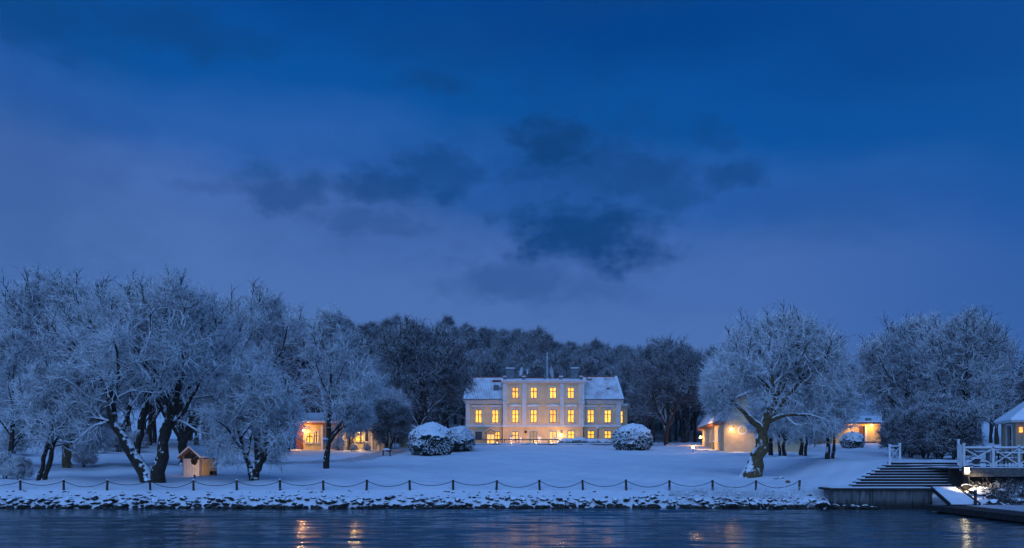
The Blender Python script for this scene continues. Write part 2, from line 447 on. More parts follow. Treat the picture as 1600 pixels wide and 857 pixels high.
# trodden path
def ribbon(name, pts, w, mat, lift=0.012):
    pts = np.array(pts, float)
    # resample
    seg = np.linalg.norm(np.diff(pts, axis=0), axis=1); cum = np.concatenate([[0], np.cumsum(seg)])
    s = np.arange(0, cum[-1], 0.7)
    cx = np.interp(s, cum, pts[:,0]); cy = np.interp(s, cum, pts[:,1])
    k = np.ones(9)/9
    cx = np.convolve(np.pad(cx, 4, 'edge'), k, 'valid'); cy = np.convolve(np.pad(cy, 4, 'edge'), k, 'valid')
    tx, ty = np.gradient(cx), np.gradient(cy); ln = np.hypot(tx, ty); nx_, ny_ = -ty/ln, tx/ln
    m = 7; V = []
    for j in range(m):
        o = (j/(m-1)-0.5)*w
        ox = cx+nx_*o; oy = cy+ny_*o
        V.append(np.stack([ox, oy, gz(ox, oy)+lift+0.02*(1-(2*j/(m-1)-1)**2)], 1))
    V = np.stack(V, 1); n_ = len(cx)
    i = np.arange(n_*m).reshape(n_, m)
    a_, b_, c_, d_ = i[:-1,:-1].ravel(), i[:-1,1:].ravel(), i[1:,1:].ravel(), i[1:,:-1].ravel()
    T = np.concatenate([np.stack([a_, c_, b_], 1), np.stack([a_, d_, c_], 1)])
    return link(name, np_mesh(name, V.reshape(-1, 3), T), mat)
tag(ribbon('path', [(-60, 65), (-40, 65.5), (-26, 66.5), (-18, 69), (-14.5, 75), (-13.2, 90), (-13, 116)], 3.0, MT['path']), 'trodden snow path curving towards the manor', kind='structure')

# ================================================================ water: real small waves near by
rng = np.random.default_rng(3)
WV = []
for i in range(46):
    lam = 0.4*(5.0**rng.random()); th = R(90) + rng.normal(0, 0.15) 
    k = 2*math.pi/lam
    WV.append((k*math.cos(th), k*math.sin(th), rng.random()*6.28, 0.0027*lam**0.9))
def wave(X, Y):
    z = np.zeros_like(X)
    for kx, ky, ph, am in WV: z += am*np.sin(kx*X+ky*Y+ph)
    fade = smooth01((Y-12)/6)*smooth01((30-np.abs(X))/4)
    return z*fade
wx = np.concatenate([[-1500, -300, -80], np.linspace(-32, 32, 420), [80, 300, 1500]])
wy = np.concatenate([[-1500, -200, -40, 0], np.linspace(10, 42.5, 300), [44]])
tag(link('water', grid_mesh('water', wx, wy, wave), MT['water']), 'dark rippled sea reflecting sky and lit windows', kind='structure')

# ================================================================ shore bank rocks
def rock_mesh(seed):
    rr = random.Random(seed)
    bm = bmesh.new(); bmesh.ops.create_icosphere(bm, subdivisions=2, radius=0.5)
    planes = [(Vector((rr.gauss(0,1), rr.gauss(0,1), rr.gauss(0,1))).normalized(), rr.uniform(0.28, 0.44)) for _ in range(9)]
    for v in bm.verts:
        for nrm, d in planes:
            e = v.co.dot(nrm) - d
            if e > 0: v.co -= nrm*e*0.92
        v.co.z *= 0.8
        v.co += Vector((rr.gauss(0,.012), rr.gauss(0,.012), rr.gauss(0,.012)))
    me = bpy.data.meshes.new('rock'); bm.to_mesh(me); bm.free()
    me.materials.append(MT['rock'])
    return me
ROCKS = [rock_mesh(40+i) for i in range(9)]
bank = tag(link('shore_bank', None, loc=(0, 41.2, 0)), 'bank of rubble stones along the waterline', kind='structure')
cand = []
rr = random.Random(11)
x = -32.0
while x < 16.0:
    for row, (ty, lift, s0, s1, keep) in enumerate([(-0.12, .06, .26, .70, 1), (0.12, .10, .24, .52, 1), (0.34, .10, .2, .46, .95), (0.62, .02, .15, .36, .8), (1.0, -.02, .12, .3, .6), (1.45, -.03, .1, .24, .5)]):
        if rr.random() > keep: continue
        s = rr.uniform(s0, s1)
        xx = x + rr.uniform(-.2, .2); yy = ty + rr.uniform(-.1, .1) + 41.2
        cand.append((s, xx, yy, gzf(xx, yy) + lift*s*1.6 + rr.uniform(-.04, .06)))
    x += 0.27
for i in range(26):
    xx = rr.uniform(15.0, 18.6); s = rr.uniform(.25, .6)*(1-.12*(xx-15))
    cand.append((s, xx, 40.75+rr.uniform(-.2, .25), rr.uniform(0, .3)*(1-(xx-15)/3.8)))
# rubble slope under the deck
for i in range(130):
    xx = rr.uniform(22.2, 29.5); t = rr.random(); yy = 38.4 + t*2.9
    s = rr.uniform(.3, .75)
    cand.append((s, xx, yy, gzf(xx, yy) + s*0.04))
cand.sort(key=lambda c: -c[0]*(1.0 if -28 < c[1] < 25.5 else 0.1))
def rock_rot(o): o.rotation_euler = (rr.uniform(-.5, .5), rr.uniform(-.5, .5), rr.uniform(0, 6.28))
rest_v, rest_f = [], []
for i, (s, xx, yy, zz) in enumerate(cand):
    me = ROCKS[i % 9]
    sc_ = Vector((s*rr.uniform(.9, 1.35), s*rr.uniform(.75, 1.05), s*rr.uniform(.6, .9)))
    if i < 295:
        o = link('rock', me, parent=bank, loc=(xx, yy-41.2, zz)); rock_rot(o); o.scale = sc_
    else:
        mt = Matrix.Translation((xx, yy-41.2, zz)) @ Matrix.Rotation(rr.uniform(0, 6.28), 4, 'Z') @ Matrix.Diagonal((*sc_, 1))
        n0 = len(rest_v)
        rest_v += [tuple(mt @ v.co) for v in me.vertices]; rest_f += [tuple(j+n0 for j in p.vertices) for p in me.polygons]
me = bpy.data.meshes.new('small_rocks'); me.from_pydata(rest_v, [], rest_f); me.update()
tag(link('small_rocks', me, MT['rock'], parent=bank), kind='stuff')

# ================================================================ trees
UP = np.array([0, 0, 1.0])
def nrm(v): return v/np.maximum(np.linalg.norm(v, axis=-1, keepdims=True), 1e-9)

def env_dist(Pt, D, c, r):
    """distance along D from Pt to the crown ellipsoid"""
    p = (Pt-c)/r; d = D/r
    A = (d*d).sum(-1); B = (p*d).sum(-1); C = (p*p).sum(-1)-1
    disc = B*B-A*C
    t = np.where(disc > 0, (-B+np.sqrt(np.maximum(disc, 0)))/A, 0.15)
    return np.maximum(t, 0.12)

class Tree:
    def __init__(s, seed, c, r, rscale=1.0):
        s.g = np.random.default_rng(seed); s.c = np.array(c, float); s.r = np.array(r, float); s.k = rscale
        s.tr = ([], []); s.cr = ([], []); s.sh = ([], []); s.n = [0, 0, 0]
    def emit(s, pts, rad, sides, crown):
        """pts (N,m,3), rad (N,m); last ring collapses to a point for thin twigs"""
        n, m, _ = pts.shape
        tan = np.empty_like(pts)
        tan[:,1:-1] = pts[:,2:]-pts[:,:-2]; tan[:,0] = pts[:,1]-pts[:,0]; tan[:,-1] = pts[:,-1]-pts[:,-2]
        tan = nrm(tan)
        ov = nrm(pts[:,-1]-pts[:,0])[:,None,:]
        ref = np.where(np.abs(ov[...,2:3]) > .75, np.array([0.05, 1.0, 0]), UP)
        u = nrm(np.cross(tan, ref)); w = np.cross(tan, u)
        an = np.arange(sides)*2*math.pi/sides
        mm = m-1
        ring = pts[:,:mm,None,:] + rad[:,:mm,None,None]*(np.cos(an)[None,None,:,None]*u[:,:mm,None,:] + np.sin(an)[None,None,:,None]*w[:,:mm,None,:])
        per = mm*sides+1
        V = np.concatenate([ring.reshape(n, mm*sides, 3), pts[:,-1:,:]], 1).reshape(-1, 3)
        f = []
        for i in range(mm-1):
            for k in range(sides):
                a0 = i*sides+k; a1 = i*sides+(k+1) % sides
                f += [(a0, a0+sides, a1+sides), (a0, a1+sides, a1)]
        for k in range(sides):
            f.append(((mm-1)*sides+k, mm*sides, (mm-1)*sides+(k+1) % sides))
        f = np.array(f)
        crown = int(crown); tgt = (s.tr, s.cr, s.sh)[crown]; off = s.n[crown]
        T = (f[None]+(np.arange(n)*per)[:,None,None]).reshape(-1, 3)+off
        tgt[0].append(V); tgt[1].append(T)
        s.n[crown] += len(V)
    def level(s, P0, D, L, Rd, nseg, wander, trop, sides, crown, tip=0.45):
        n = len(P0); pts = np.empty((n, nseg+1, 3)); pts[:,0] = P0
        d = D.copy(); dirs = np.empty((n, nseg+1, 3)); dirs[:,0] = D
        for i in range(nseg):
            d = nrm(d + s.g.normal(0, wander, (n, 3)) + trop*UP)
            pts[:,i+1] = pts[:,i] + d*(L/nseg)[:,None]; dirs[:,i+1] = d
        tt = np.linspace(0, 1, nseg+1)
        rad = Rd[:,None]*(1-(1-tip)*tt[None])
        s.emit(pts, rad*s.k, sides, crown)
        return pts, dirs, rad
    def kids(s, pts, dirs, rad, count, t0, t1, a0, a1, k=0.6):
        n, m, _ = pts.shape
        base = (np.arange(count)+s.g.random((n, count)))/count
        t = t0+(t1-t0)*base
        f = t*(m-1); i = np.minimum(f.astype(int), m-2); w = (f-i)[...,None]
        ii = np.arange(n)[:,None]
        P = pts[ii,i]*(1-w)+pts[ii,i+1]*w; D = nrm(dirs[ii,i]*(1-w)+dirs[ii,i+1]*w)
        r_ = rad[ii,i]*(1-w[...,0])+rad[ii,i+1]*w[...,0]
        ang = R(1)*(a0+(a1-a0)*s.g.random((n, count)))
        az = s.g.random((n, 1))*6.28+np.arange(count)[None]*2.399+s.g.normal(0, .4, (n, count))
        ref = np.where(np.abs(D[...,2:3]) > .9, np.array([1.0, 0, 0]), UP)
        u = nrm(np.cross(D, ref)); v = np.cross(D, u)
        per = u*np.cos(az)[...,None]+v*np.sin(az)[...,None]
        d = nrm(D*np.cos(ang)[...,None]+per*np.sin(ang)[...,None])
        return P.reshape(-1, 3), d.reshape(-1, 3), (r_*k).reshape(-1), t.reshape(-1)
    def grow(s, stems, n1, c2, c3, c4, c5, l3=1.0, l4=0.55, l5=0.32, t0=0.3, droop=0.0, lift=0.12, rt=(0.030, 0.019, 0.0125), a1=(30, 70), shoots=.6):
        g = s.g
        for st in stems:
            a_ = np.array(st, float)
            q = np.linspace(0, len(a_)-1, 11); idx = np.arange(len(a_))
            pts = np.stack([np.interp(q, idx, a_[:,j]) for j in range(3)], 1); rad = np.interp(q, idx, a_[:,3])
            kk = np.array([.25, .5, .25])
            for j in range(3): pts[1:-1,j] = np.convolve(pts[:,j], kk, 'valid')
            pts[1:-1] += g.normal(0, 0.25, (9, 3))*rad[1:-1,None]
            d = nrm(np.gradient(pts, axis=0))
            s.emit(pts[None], rad[None]*(1+0.1*g.normal(size=(1, 11))), 9, False)
            P, D, Rd, t = s.kids(pts[None], d[None], rad[None], n1, t0, 1.0, a1[0], a1[1], 0.62)
            D = nrm(D+UP*lift)
            L = env_dist(P, D, s.c, s.r)*g.uniform(.55, 1.08, len(P))
            p1, d1, r1 = s.level(P, D, L, np.maximum(Rd, .045), 7, .17, .05, 6, False, .3)
            P, D, Rd, t = s.kids(p1, d1, r1, c2, .12, 1.0, 28, 65, .62)
            L1 = np.repeat(L, c2)
            L2 = np.minimum(env_dist(P, D, s.c, s.r)*g.uniform(.7, 1.1, len(P)), (0.62*L1*(1-.45*t)+.5)*g.uniform(.7, 1.2, len(P)))
            p2, d2, r2 = s.level(P, D, L2, np.maximum(Rd, .028), 5, .20, .03-droop*.3, 4, True, .35)
            # bare upright shoots breaking the outline at the top of the crown
            tip = p2[:,-1]; q = (tip-s.c)/s.r
            ok = np.where((q[:,2] > .30) & ((q*q).sum(1) > .45))[0]
            if shoots and len(ok):
                ok = g.choice(ok, min(len(ok), int(len(ok)*shoots)+1), replace=False)
                Ds = nrm(d2[ok,-1]*.55+UP*.7+nrm(q[ok])*.35+g.normal(0, .12, (len(ok), 3)))
                Ls = s.r[2]*g.uniform(.10, .26, len(ok))
                ps, ds, rs = s.level(tip[ok]-Ds*.2, Ds, Ls, np.full(len(ok), rt[0]*1.25), 4, .13, .06, 3, 2, .5)
                P, D, Rd, t = s.kids(ps, ds, rs, 5, .1, 1.0, 25, 50)
                L4 = l4*g.uniform(.6, 1.5, len(P)); ps, ds, rs = s.level(P, D, L4, np.full(len(P), rt[1]), 2, .15, .12, 3, 2, .5)
                P, D, Rd, t = s.kids(ps, ds, rs, 3, .2, 1.0, 25, 50)
                s.level(P, D, l4*.5*g.uniform(.6, 1.4, len(P)), np.full(len(P), rt[1]*.75), 1, .1, .1, 3, 2, .4)
            P, D, Rd, t = s.kids(p2, d2, r2, c3, .1, 1.0, 28, 62, .6)
            L3 = np.minimum(env_dist(P, D, s.c, s.r)+.25, l3*g.uniform(.5, 1.3, len(P)))
            p3, d3, r3 = s.level(P, D, L3, np.full(len(P), rt[0]), 3, .22, .02-droop*.6, 3, True, .5)
            P, D, Rd, t = s.kids(p3, d3, r3, c4, .1, 1.0, 25, 60)
            L4 = l4*g.uniform(.5, 1.4, len(P))
            if not c5:
                s.level(P, D, L4, np.full(len(P), rt[1]), 2, .22, .03-droop, 3, True, .4); continue
            p4, d4, r4 = s.level(P, D, L4, np.full(len(P), rt[1]), 2, .22, .03-droop, 3, True, .5)
            P, D, Rd, t = s.kids(p4, d4, r4, c5, .15, 1.0, 25, 60)
            s.level(P, D, l5*g.uniform(.5, 1.4, len(P)), np.full(len(P), rt[2]), 1, .1, -droop*.5, 3, True, .3)
        return s
    def meshes(s, name):
        return (np_mesh(name+'_trunk', np.concatenate(s.tr[0]), np.concatenate(s.tr[1])),
                np_mesh(name+'_crown', np.concatenate(s.cr[0]), np.concatenate(s.cr[1])),
                np_mesh(name+'_shoots', np.concatenate(s.sh[0]), np.concatenate(s.sh[1])) if s.sh[0] else None)

def plant_tree(me, label, loc, rz=0.0, sc=1.0, cat='tree', name='bare_tree', bark='bark', twig='twig', group=None, sz=None):
    o = thing(name, label, cat, loc, rz, group)
    o.scale = (sc, sc, sz or sc)
    for nm, m_, mt in (('trunk', me[0], bark), ('crown', me[1], twig), ('shoots', me[2], 'shoot')):
        if m_ is None: continue
        c = link(nm, m_, MT[mt], o)
        c.material_slots[0].link = 'OBJECT'; c.material_slots[0].material = MT[mt]
        if nm == 'shoots': c['kind'] = 'stuff'
    return o

# -- hero prototypes (local metres)
mV = Tree(1, (-0.1, 0, 6.2), (5.6, 4.6, 4.9)).grow(
    [[(-.25,0,-.15,.44),(-.9,0,1.3,.32),(-1.9,.1,2.7,.26),(-2.6,.2,3.9,.22),(-2.5,.3,6.2,.13),(-2.9,.2,8.6,.05)],
     [(.2,.1,-.15,.46),(.42,.1,1.5,.33),(.55,.1,3.0,.27),(1.1,0,4.0,.21),(1.7,-.1,6.2,.14),(2.0,0,9.0,.05)],
     [(-1.0,.1,1.6,.2),(-.8,.4,3.6,.2),(-.5,.5,6.0,.13),(-.4,.4,9.6,.05)]],
    9, 9, 8, 5, 2, l3=1.1, l4=.6, l5=.36, t0=.40, droop=.06).meshes('v_tree')
mWil = Tree(2, (0, 0, 3.6), (3.2, 2.8, 3.9)).grow(
    [[(0,0,-.1,.30),(.1,0,.5,.26),(.5,.1,1.6,.17),(.9,.1,3.6,.09),(1.0,0,5.4,.04)],
     [(-.1,0,.1,.22),(-.5,.1,1.2,.16),(-1.0,.0,2.8,.09),(-1.2,.1,5.0,.04)],
     [(.1,.1,.2,.2),(.0,.4,1.6,.14),(-.1,.5,3.4,.09),(.1,.4,6.0,.04)]],
    8, 8, 8, 5, 2, l3=.9, l4=.6, l5=.36, t0=.25, droop=.16, lift=.25, shoots=.15).meshes('willow')
mOld = Tree(5, (1.55, 0, 5.9), (4.5, 4.2, 4.15)).grow(
    [[(-.25,0,-.2,.95),(-.05,0,.45,.62),(.1,0,1.1,.52),(.3,0,2.0,.45),(.75,0,3.6,.32),(1.5,.1,5.0,.24),(1.8,.1,7.0,.13),(1.7,0,9.2,.05)],
     [(.5,0,3.0,.24),(-.6,-.1,4.0,.18),(-1.7,0,5.0,.12),(-2.6,.1,5.6,.05)],
     [(.9,0,3.8,.22),(2.0,.1,5.0,.17),(3.0,-.1,6.2,.12),(3.9,.1,7.2,.05)]],
    11, 10, 9, 5, 2, l3=1.1, l4=.6, l5=.36, t0=.56, droop=.12).meshes('old_tree')
mBig = Tree(8, (0, 0, 7.4), (6.6, 5.6, 6.6)).grow(
    [[(0,0,-.2,.42),(.1,0,1.5,.33),(0,0,3.5,.27),(.3,0,6,.2),(.2,0,10,.10),(.3,0,13,.04)],
     [(0,0,2.2,.28),(1.5,.2,4.5,.2),(2.8,.3,7.5,.12),(3.4,.2,11,.05)],
     [(0,0,1.8,.28),(-1.5,.2,4.2,.2),(-2.7,0,7.5,.12),(-3.0,.1,11,.05)]],
    9, 8, 7, 5, 2, l3=1.5, l4=.8, l5=.48, t0=.2, rt=(.038, .026, .018)).meshes('big_tree')
mSlim = Tree(9, (0.3, 0, 6.6), (2.9, 2.6, 4.4)).grow(
    [[(-.3,0,-.1,.24),(-.2,0,1.6,.2),(-.05,0,3.2,.17),(0,0,5.2,.12),(.1,0,8,.07),(0,0,10.6,.03)],
     [(-.1,0,1.8,.13),(.5,0,2.7,.10),(1.4,.1,3.3,.07),(2.6,.1,3.6,.03)]],
    11, 8, 7, 5, 2, l3=.9, l4=.55, l5=.33, t0=.28, droop=.05).meshes('slim_tree')
mMul = Tree(10, (0, 0, 3.4), (2.1, 2.0, 3.3)).grow(
    [[(-.25,0,-.1,.20),(-.2,0,1.2,.16),(-.4,0,2.8,.10),(-.5,.1,5.6,.03)],
     [(.2,.1,-.1,.14),(.35,.1,1.3,.11),(.2,.1,3,.07),(.5,0,5.5,.03)]],
    9, 8, 8, 6, 2, l3=.7, l4=.45, l5=.3, t0=.3, droop=.08).meshes('multi_tree')
mLean = Tree(12, (1.2, 0, 4.2), (3.4, 2.6, 3.0)).grow(
    [[(-.25,0,-.1,.17),(.05,0,1.2,.14),(.35,0,2.4,.11),(.8,.1,4.2,.07),(1.2,.1,6.6,.03)],
     [(.1,0,-.1,.18),(.5,0,1.2,.15),(.75,0,2.4,.11),(1.6,0,3.8,.07),(2.4,.1,5.6,.03)]],
    9, 8, 8, 6, 2, l3=.8, l4=.5, l5=.3, t0=.42, droop=.06).meshes('lean_tree')
mShrub = Tree(14, (0, 0, 1.5), (1.9, 1.7, 1.75)).grow(
    [[(-.1,0,-.1,.07),(-.4,0,.9,.05),(-.6,.1,2.6,.02)], [(.1,0,-.1,.07),(.4,.1,.9,.05),(.6,0,2.6,.02)], [(0,.1,-.1,.07),(0,.4,.9,.05),(.1,.5,2.8,.02)]],
    9, 6, 6, 5, 2, l3=.5, l4=.34, l5=.24, t0=.08, lift=.05, droop=.05).meshes('shrub')
# -- background prototypes
mF = []
for i in range(5):
    h = (15, 16, 14.5, 15.5, 14)[i]
    mF.append(Tree(30+i, (0, 0, h*.58), (h*(.25+.03*(i%3)), h*(.25+.03*(i%3)), h*.42), 1.0).grow(
        [[(0,0,-.4,.34),(.1,0,h*.2,.28),(.2,.1,h*.45,.19),(0,.1,h*.75,.09),(0,0,h*.97,.03)],
         [(.05,0,h*.22,.2),(h*.1,.1,h*.42,.14),(h*.16,.2,h*.75,.05)]],
        10, 8, 6, 5, 0, l3=1.5, l4=1.0, t0=.25, rt=(.045, .032, .024), a1=(18, 50), lift=.35, shoots=.9).meshes('wood_tree'))

GW = 'bare trees of the wooded hill'
# near trees, each with its own look
x_, y_, z_ = at(240, 47)
plant_tree(mV, 'large snowy tree with two thick trunks splaying in a V beside the striped hut', (x_, y_, z_), twig='twig_pale')
plant_tree(mWil, 'bushy frosted willow with short dark trunk between the hut and the veranda cottage', at(398, 48.5), sc=.9, twig='twig_pale', name='frosted_willow')
plant_tree(mOld, 'old snowy tree with thick gnarled brown trunk in front of the mansard cottage', at(1180, 51.5), sc=.93, sz=.97, bark='bark_brown', twig='twig_pale')
plant_tree(mSlim, 'slender dark tree with a birdhouse on its forked trunk', at(516, 60), sc=1.0, twig='twig')
plant_tree(mLean, 'small tree with two thin stems leaning over, by the chain fence end', at(66, 48.5), sc=.9, twig='twig_pale')
plant_tree(mMul, 'small bushy tree with twin upright stems near the landing steps', at(1298, 54), sc=.8, twig='twig_pale')
plant_tree(mMul, 'little frosted sapling behind the old gnarled tree', at(1222, 64), rz=2.0, sc=.8, twig='twig_pale')
plant_tree(mMul, 'frosted bushy sapling before the gable of the mansard cottage', at(1203, 72), rz=4.0, sc=.95, twig='twig_pale')
plant_tree(mMul, 'slim frosted sapling between the old gnarled tree and the small twin stemmed tree', at(1255, 66), rz=5.1, sc=.85, twig='twig_pale')
plant_tree(mBig, 'tall bare tree with a stout reddish trunk beyond the leaning twin stems', at(107, 62), sc=.97, bark='bark_brown')
plant_tree(mBig, 'broad bare tree towering over the white railing', at(1512, 72), rz=1.0, sc=.84, twig='twig_mid')
plant_tree(mBig, 'broad bare tree between the low yellow house and the railing', at(1425, 80), rz=2.4, sc=.90, twig='twig_mid')
plant_tree(mBig, 'tall bare tree behind the striped hut', at(285, 66), rz=3.3, sc=.93)
plant_tree(mBig, 'tall bare tree behind the frosted willow', at(405, 84), rz=4.4, sc=1.12)
plant_tree(mSlim, 'thin trunked dark tree left of the leaning twin stems', at(20, 57), rz=1.3, sc=.85)
plant_tree(mBig, 'wide bare tree left of the manor roof', at(655, 112), rz=.6, sc=1.15, twig='twig_dark')
plant_tree(mBig, 'wide bare tree right of the manor behind the round bush', at(1042, 112), rz=5.2, sc=.98, twig='twig_dark')
plant_tree(mWil, 'pale frosted small tree in the lamp glow right of the veranda cottage', at(608, 103), rz=1.0, sc=1.0, twig='twig_pale', name='frosted_tree')
plant_tree(mWil, 'dark drooping snowy tree over the corner of the veranda cottage', at(607, 90), rz=3.0, sc=.78, twig='twig_dark', name='drooping_tree')
plant_tree(mBig, 'bare tree behind the mansard cottage roof', at(1235, 108), rz=2, sc=1.0, twig='twig')
plant_tree(mBig, 'bare tree left of the mansard cottage', at(1135, 128), rz=1.4, sc=1.0, twig='twig_dark')
# woodland edges
rr = random.Random(5)
def too_close(x, y, L, d): return any((x-a)**2+(y-b)**2 < d*d for a, b in L)
used = []
def wood(n, fx, fy, dmin, label, group, sc=(.85, 1.15), tw=('twig', 'twig_dark')):
    k = 0; tries = 0
    while k < n and tries < n*40:
        tries += 1
        y = fy(); x = fx(y)
        if too_close(x, y, used, dmin): continue
        used.append((x, y))
        plant_tree(mF[rr.randrange(5)], label, (x, y, gzf(x, y)-.1), rr.uniform(0, 6.28), rr.uniform(*sc), sz=rr.uniform(sc[0]*.95, sc[1]), name='wood_tree', twig=rr.choice(tw), group=group)
        k += 1
wood(30, lambda y: PX(rr.uniform(-60, 560), y), lambda: rr.uniform(84, 135), 5.0, 'bare snowy tree in the wood beyond the striped hut', 'trees of the wood beyond the striped hut', (.75, .98), ('twig_mid', 'twig_dark'))
wood(26, lambda y: PX(rr.uniform(1130, 1680), y), lambda: rr.uniform(118, 165), 5.5, 'bare snowy tree in the wood behind the low yellow house', 'trees behind the low yellow house', (.7, .95), ('twig', 'twig_dark'))
wood(260, lambda y: PX(rr.uniform(470, 1200), y), lambda: rr.choice((rr.uniform(146, 200), rr.uniform(150, 262))), 4.0, 'bare tree on the wooded hill behind the manor', GW, (.86, 1.02), ('twig_dark',))

# bushes and thickets at the right
for i, (px, Y, s) in enumerate([(1408, 68, 1.0), (1425, 64, 1.1), (1446, 60, 1.15), (1468, 57, 1.15), (1490, 54, 1.0), (1432, 72, 1.5), (1466, 68, 1.5)]):
    plant_tree(mShrub, 'dense frosted shrub in the hedge row behind the white railing', at(px, Y), rz=i*1.1, sc=s*.92, cat='shrub', name='frosted_shrub', twig='twig_dark', group='shrubs of the hedge row')
for i, (px, Y, s) in enumerate([(8, 50, .45), (30, 49, .4), (132, 64, .5), (150, 80, .7), (185, 84, .8), (215, 82, .6), (20, 78, .8)]):
    plant_tree(mShrub, 'low leafless shrub in the snow under the trees beyond the chain fence', at(px, Y), rz=i*.9, sc=s, cat='shrub', name='leafless_shrub', group='low shrubs under the trees')

# round clipped evergreens under snow
def round_bush(name, label, loc, rx, ry, h, seed):
    o = thing(name, label, 'bush', loc)
    bm = bmesh.new(); bmesh.ops.create_icosphere(bm, subdivisions=5, radius=1.0)
    off = Vector((seed*7.1, seed*3.3, 0))
    for v in bm.verts:
        p = v.co.copy()
        n1 = mnoise.noise(p*1.6+off); n2 = mnoise.noise(p*6.0+off); n3 = mnoise.noise(p*14+off)
        s = 1+.15*n1+.08*n2+.06*n3
        z = p.z*s
        v.co = Vector((p.x*s*rx, p.y*s*ry, (z*.58+.42)*h if z > -.72 else 0))
    me = bpy.data.meshes.new('foliage'); bm.to_mesh(me); bm.free()
    for p in me.polygons: p.use_smooth = True
    link('foliage', me, MT['leaf'], o)
    # snow laden sprigs sticking out of the surface
    g = np.random.default_rng(seed); n = 5200
    d = nrm(g.normal(size=(n, 3))); d[:,2] = np.where(d[:,2] < -.6, -d[:,2]*.5, d[:,2]); d = d[d[:,2] < g.uniform(.1, .75, n)]; n = len(d)
    P = d*np.array([rx, ry, h*.58])*.97 + np.array([0, 0, h*.42])
    dr = nrm(d+g.normal(0, .6, (n, 3)) + np.array([0, 0, -.15])); L = g.uniform(.10, .26, n)*(h/2.6)
    sd_ = nrm(np.cross(dr, g.normal(size=(n, 3))))*(L*.22)[:,None]
    t1 = P+dr*(L*.5)[:,None]; t2 = P+dr*L[:,None]-np.array([0, 0, .25])*L[:,None]
    V = np.stack([P-dr*(L*.3)[:,None], t1+sd_, t2, t1-sd_], 1).reshape(-1, 3)
    V[:,2] = np.maximum(V[:,2], .02)
    b = np.arange(n)*4
    T = np.concatenate([np.stack([b, b+1, b+2], 1), np.stack([b, b+2, b+3], 1)])
    link('sprigs', np_mesh('sprigs', V, T, False), MT['leaf'], o)
    return o
def bush_at(px, py_base, Y): x = PX(px, Y); return (x, Y, gzf(x, Y)-.05)
round_bush('round_bush', 'large clipped dome bush under snow at the left front of the manor', bush_at(673, 714, 84), 2.2, 2.2, 3.2, 1)
round_bush('clipped_hedge', 'long rounded hedge under snow reaching from the dome bush to the manor', bush_at(716, 702, 100), 1.9, 7.0, 3.0, 2)
round_bush('round_bush', 'clipped dome bush under snow at the right front of the manor', bush_at(988, 706, 98), 2.3, 2.2, 3.15, 3)
round_bush('round_bush', 'small snow capped dome bush before the low yellow house', bush_at(1332, 690, 94), 1.25, 1.2, 1.9, 4)

# ================================================================ lamps
def point(parent, loc, watt, col=(1.0, 0.55, 0.20), r=0.12, name='lamp_or_fill_light'):
    d = bpy.data.lights.new(name, 'POINT'); d.energy = watt; d.color = col; d.shadow_soft_size = r
    o = bpy.data.objects.new(name, d); COL.objects.link(o); o.parent = parent; o.location = loc
    return o

def shaded(parent, loc, watt, aim, col=(1.0, 0.55, 0.20), size=150, r=0.08):
    """a shaded lamp or an added fill: light thrown from loc towards aim (parent space)"""
    d = bpy.data.lights.new('lamp_or_fill_light', 'SPOT'); d.energy = watt; d.color = col; d.shadow_soft_size = r; d.spot_size = R(size); d.spot_blend = .8
    o = bpy.data.objects.new('lamp_or_fill_light', d); COL.objects.link(o); o.parent = parent; o.location = loc
    o.rotation_euler = (Vector(loc)-Vector(aim)).to_track_quat('Z', 'Y').to_euler()
    return o

# ================================================================ the manor
HY = 128.0; K = HY/F_PX; HB = ZP(696, HY)
def HX(px): return (px-800)*K
def HZ(py): return (696-py)*K
manor = thing('manor_house', 'cream three storey manor with lit windows and red tiled wings', 'house', (0, HY, HB))

def wall_front(b, x0, x1, z0, z1, y, ops, depth=.22):
    """front wall sheet at y (facing -y) with real openings and reveals"""
    X = sorted({x0, x1, *[v for o in ops for v in o[:2]]}); Z = sorted({z0, z1, *[v for o in ops for v in o[2:4]]})
    for i in range(len(X)-1):
        for j in range(len(Z)-1):
            cx, cz = (X[i]+X[i+1])/2, (Z[j]+Z[j+1])/2
            if any(o[0] < cx < o[1] and o[2] < cz < o[3] for o in ops): continue
            b.quad((X[i],y,Z[j]), (X[i+1],y,Z[j]), (X[i+1],y,Z[j+1]), (X[i],y,Z[j+1]))
    for a_, c_, lo, hi in ops:
        b.quad((a_,y,lo),(a_,y,hi),(a_,y+depth,hi),(a_,y+depth,lo))
        b.quad((c_,y,lo),(c_,y+depth,lo),(c_,y+depth,hi),(c_,y,hi))
        b.quad((a_,y,lo),(a_,y+depth,lo),(c_,y+depth,lo),(c_,y,lo))
        b.quad((a_,y,hi),(c_,y,hi),(c_,y+depth,hi),(a_,y+depth,hi))
    return b

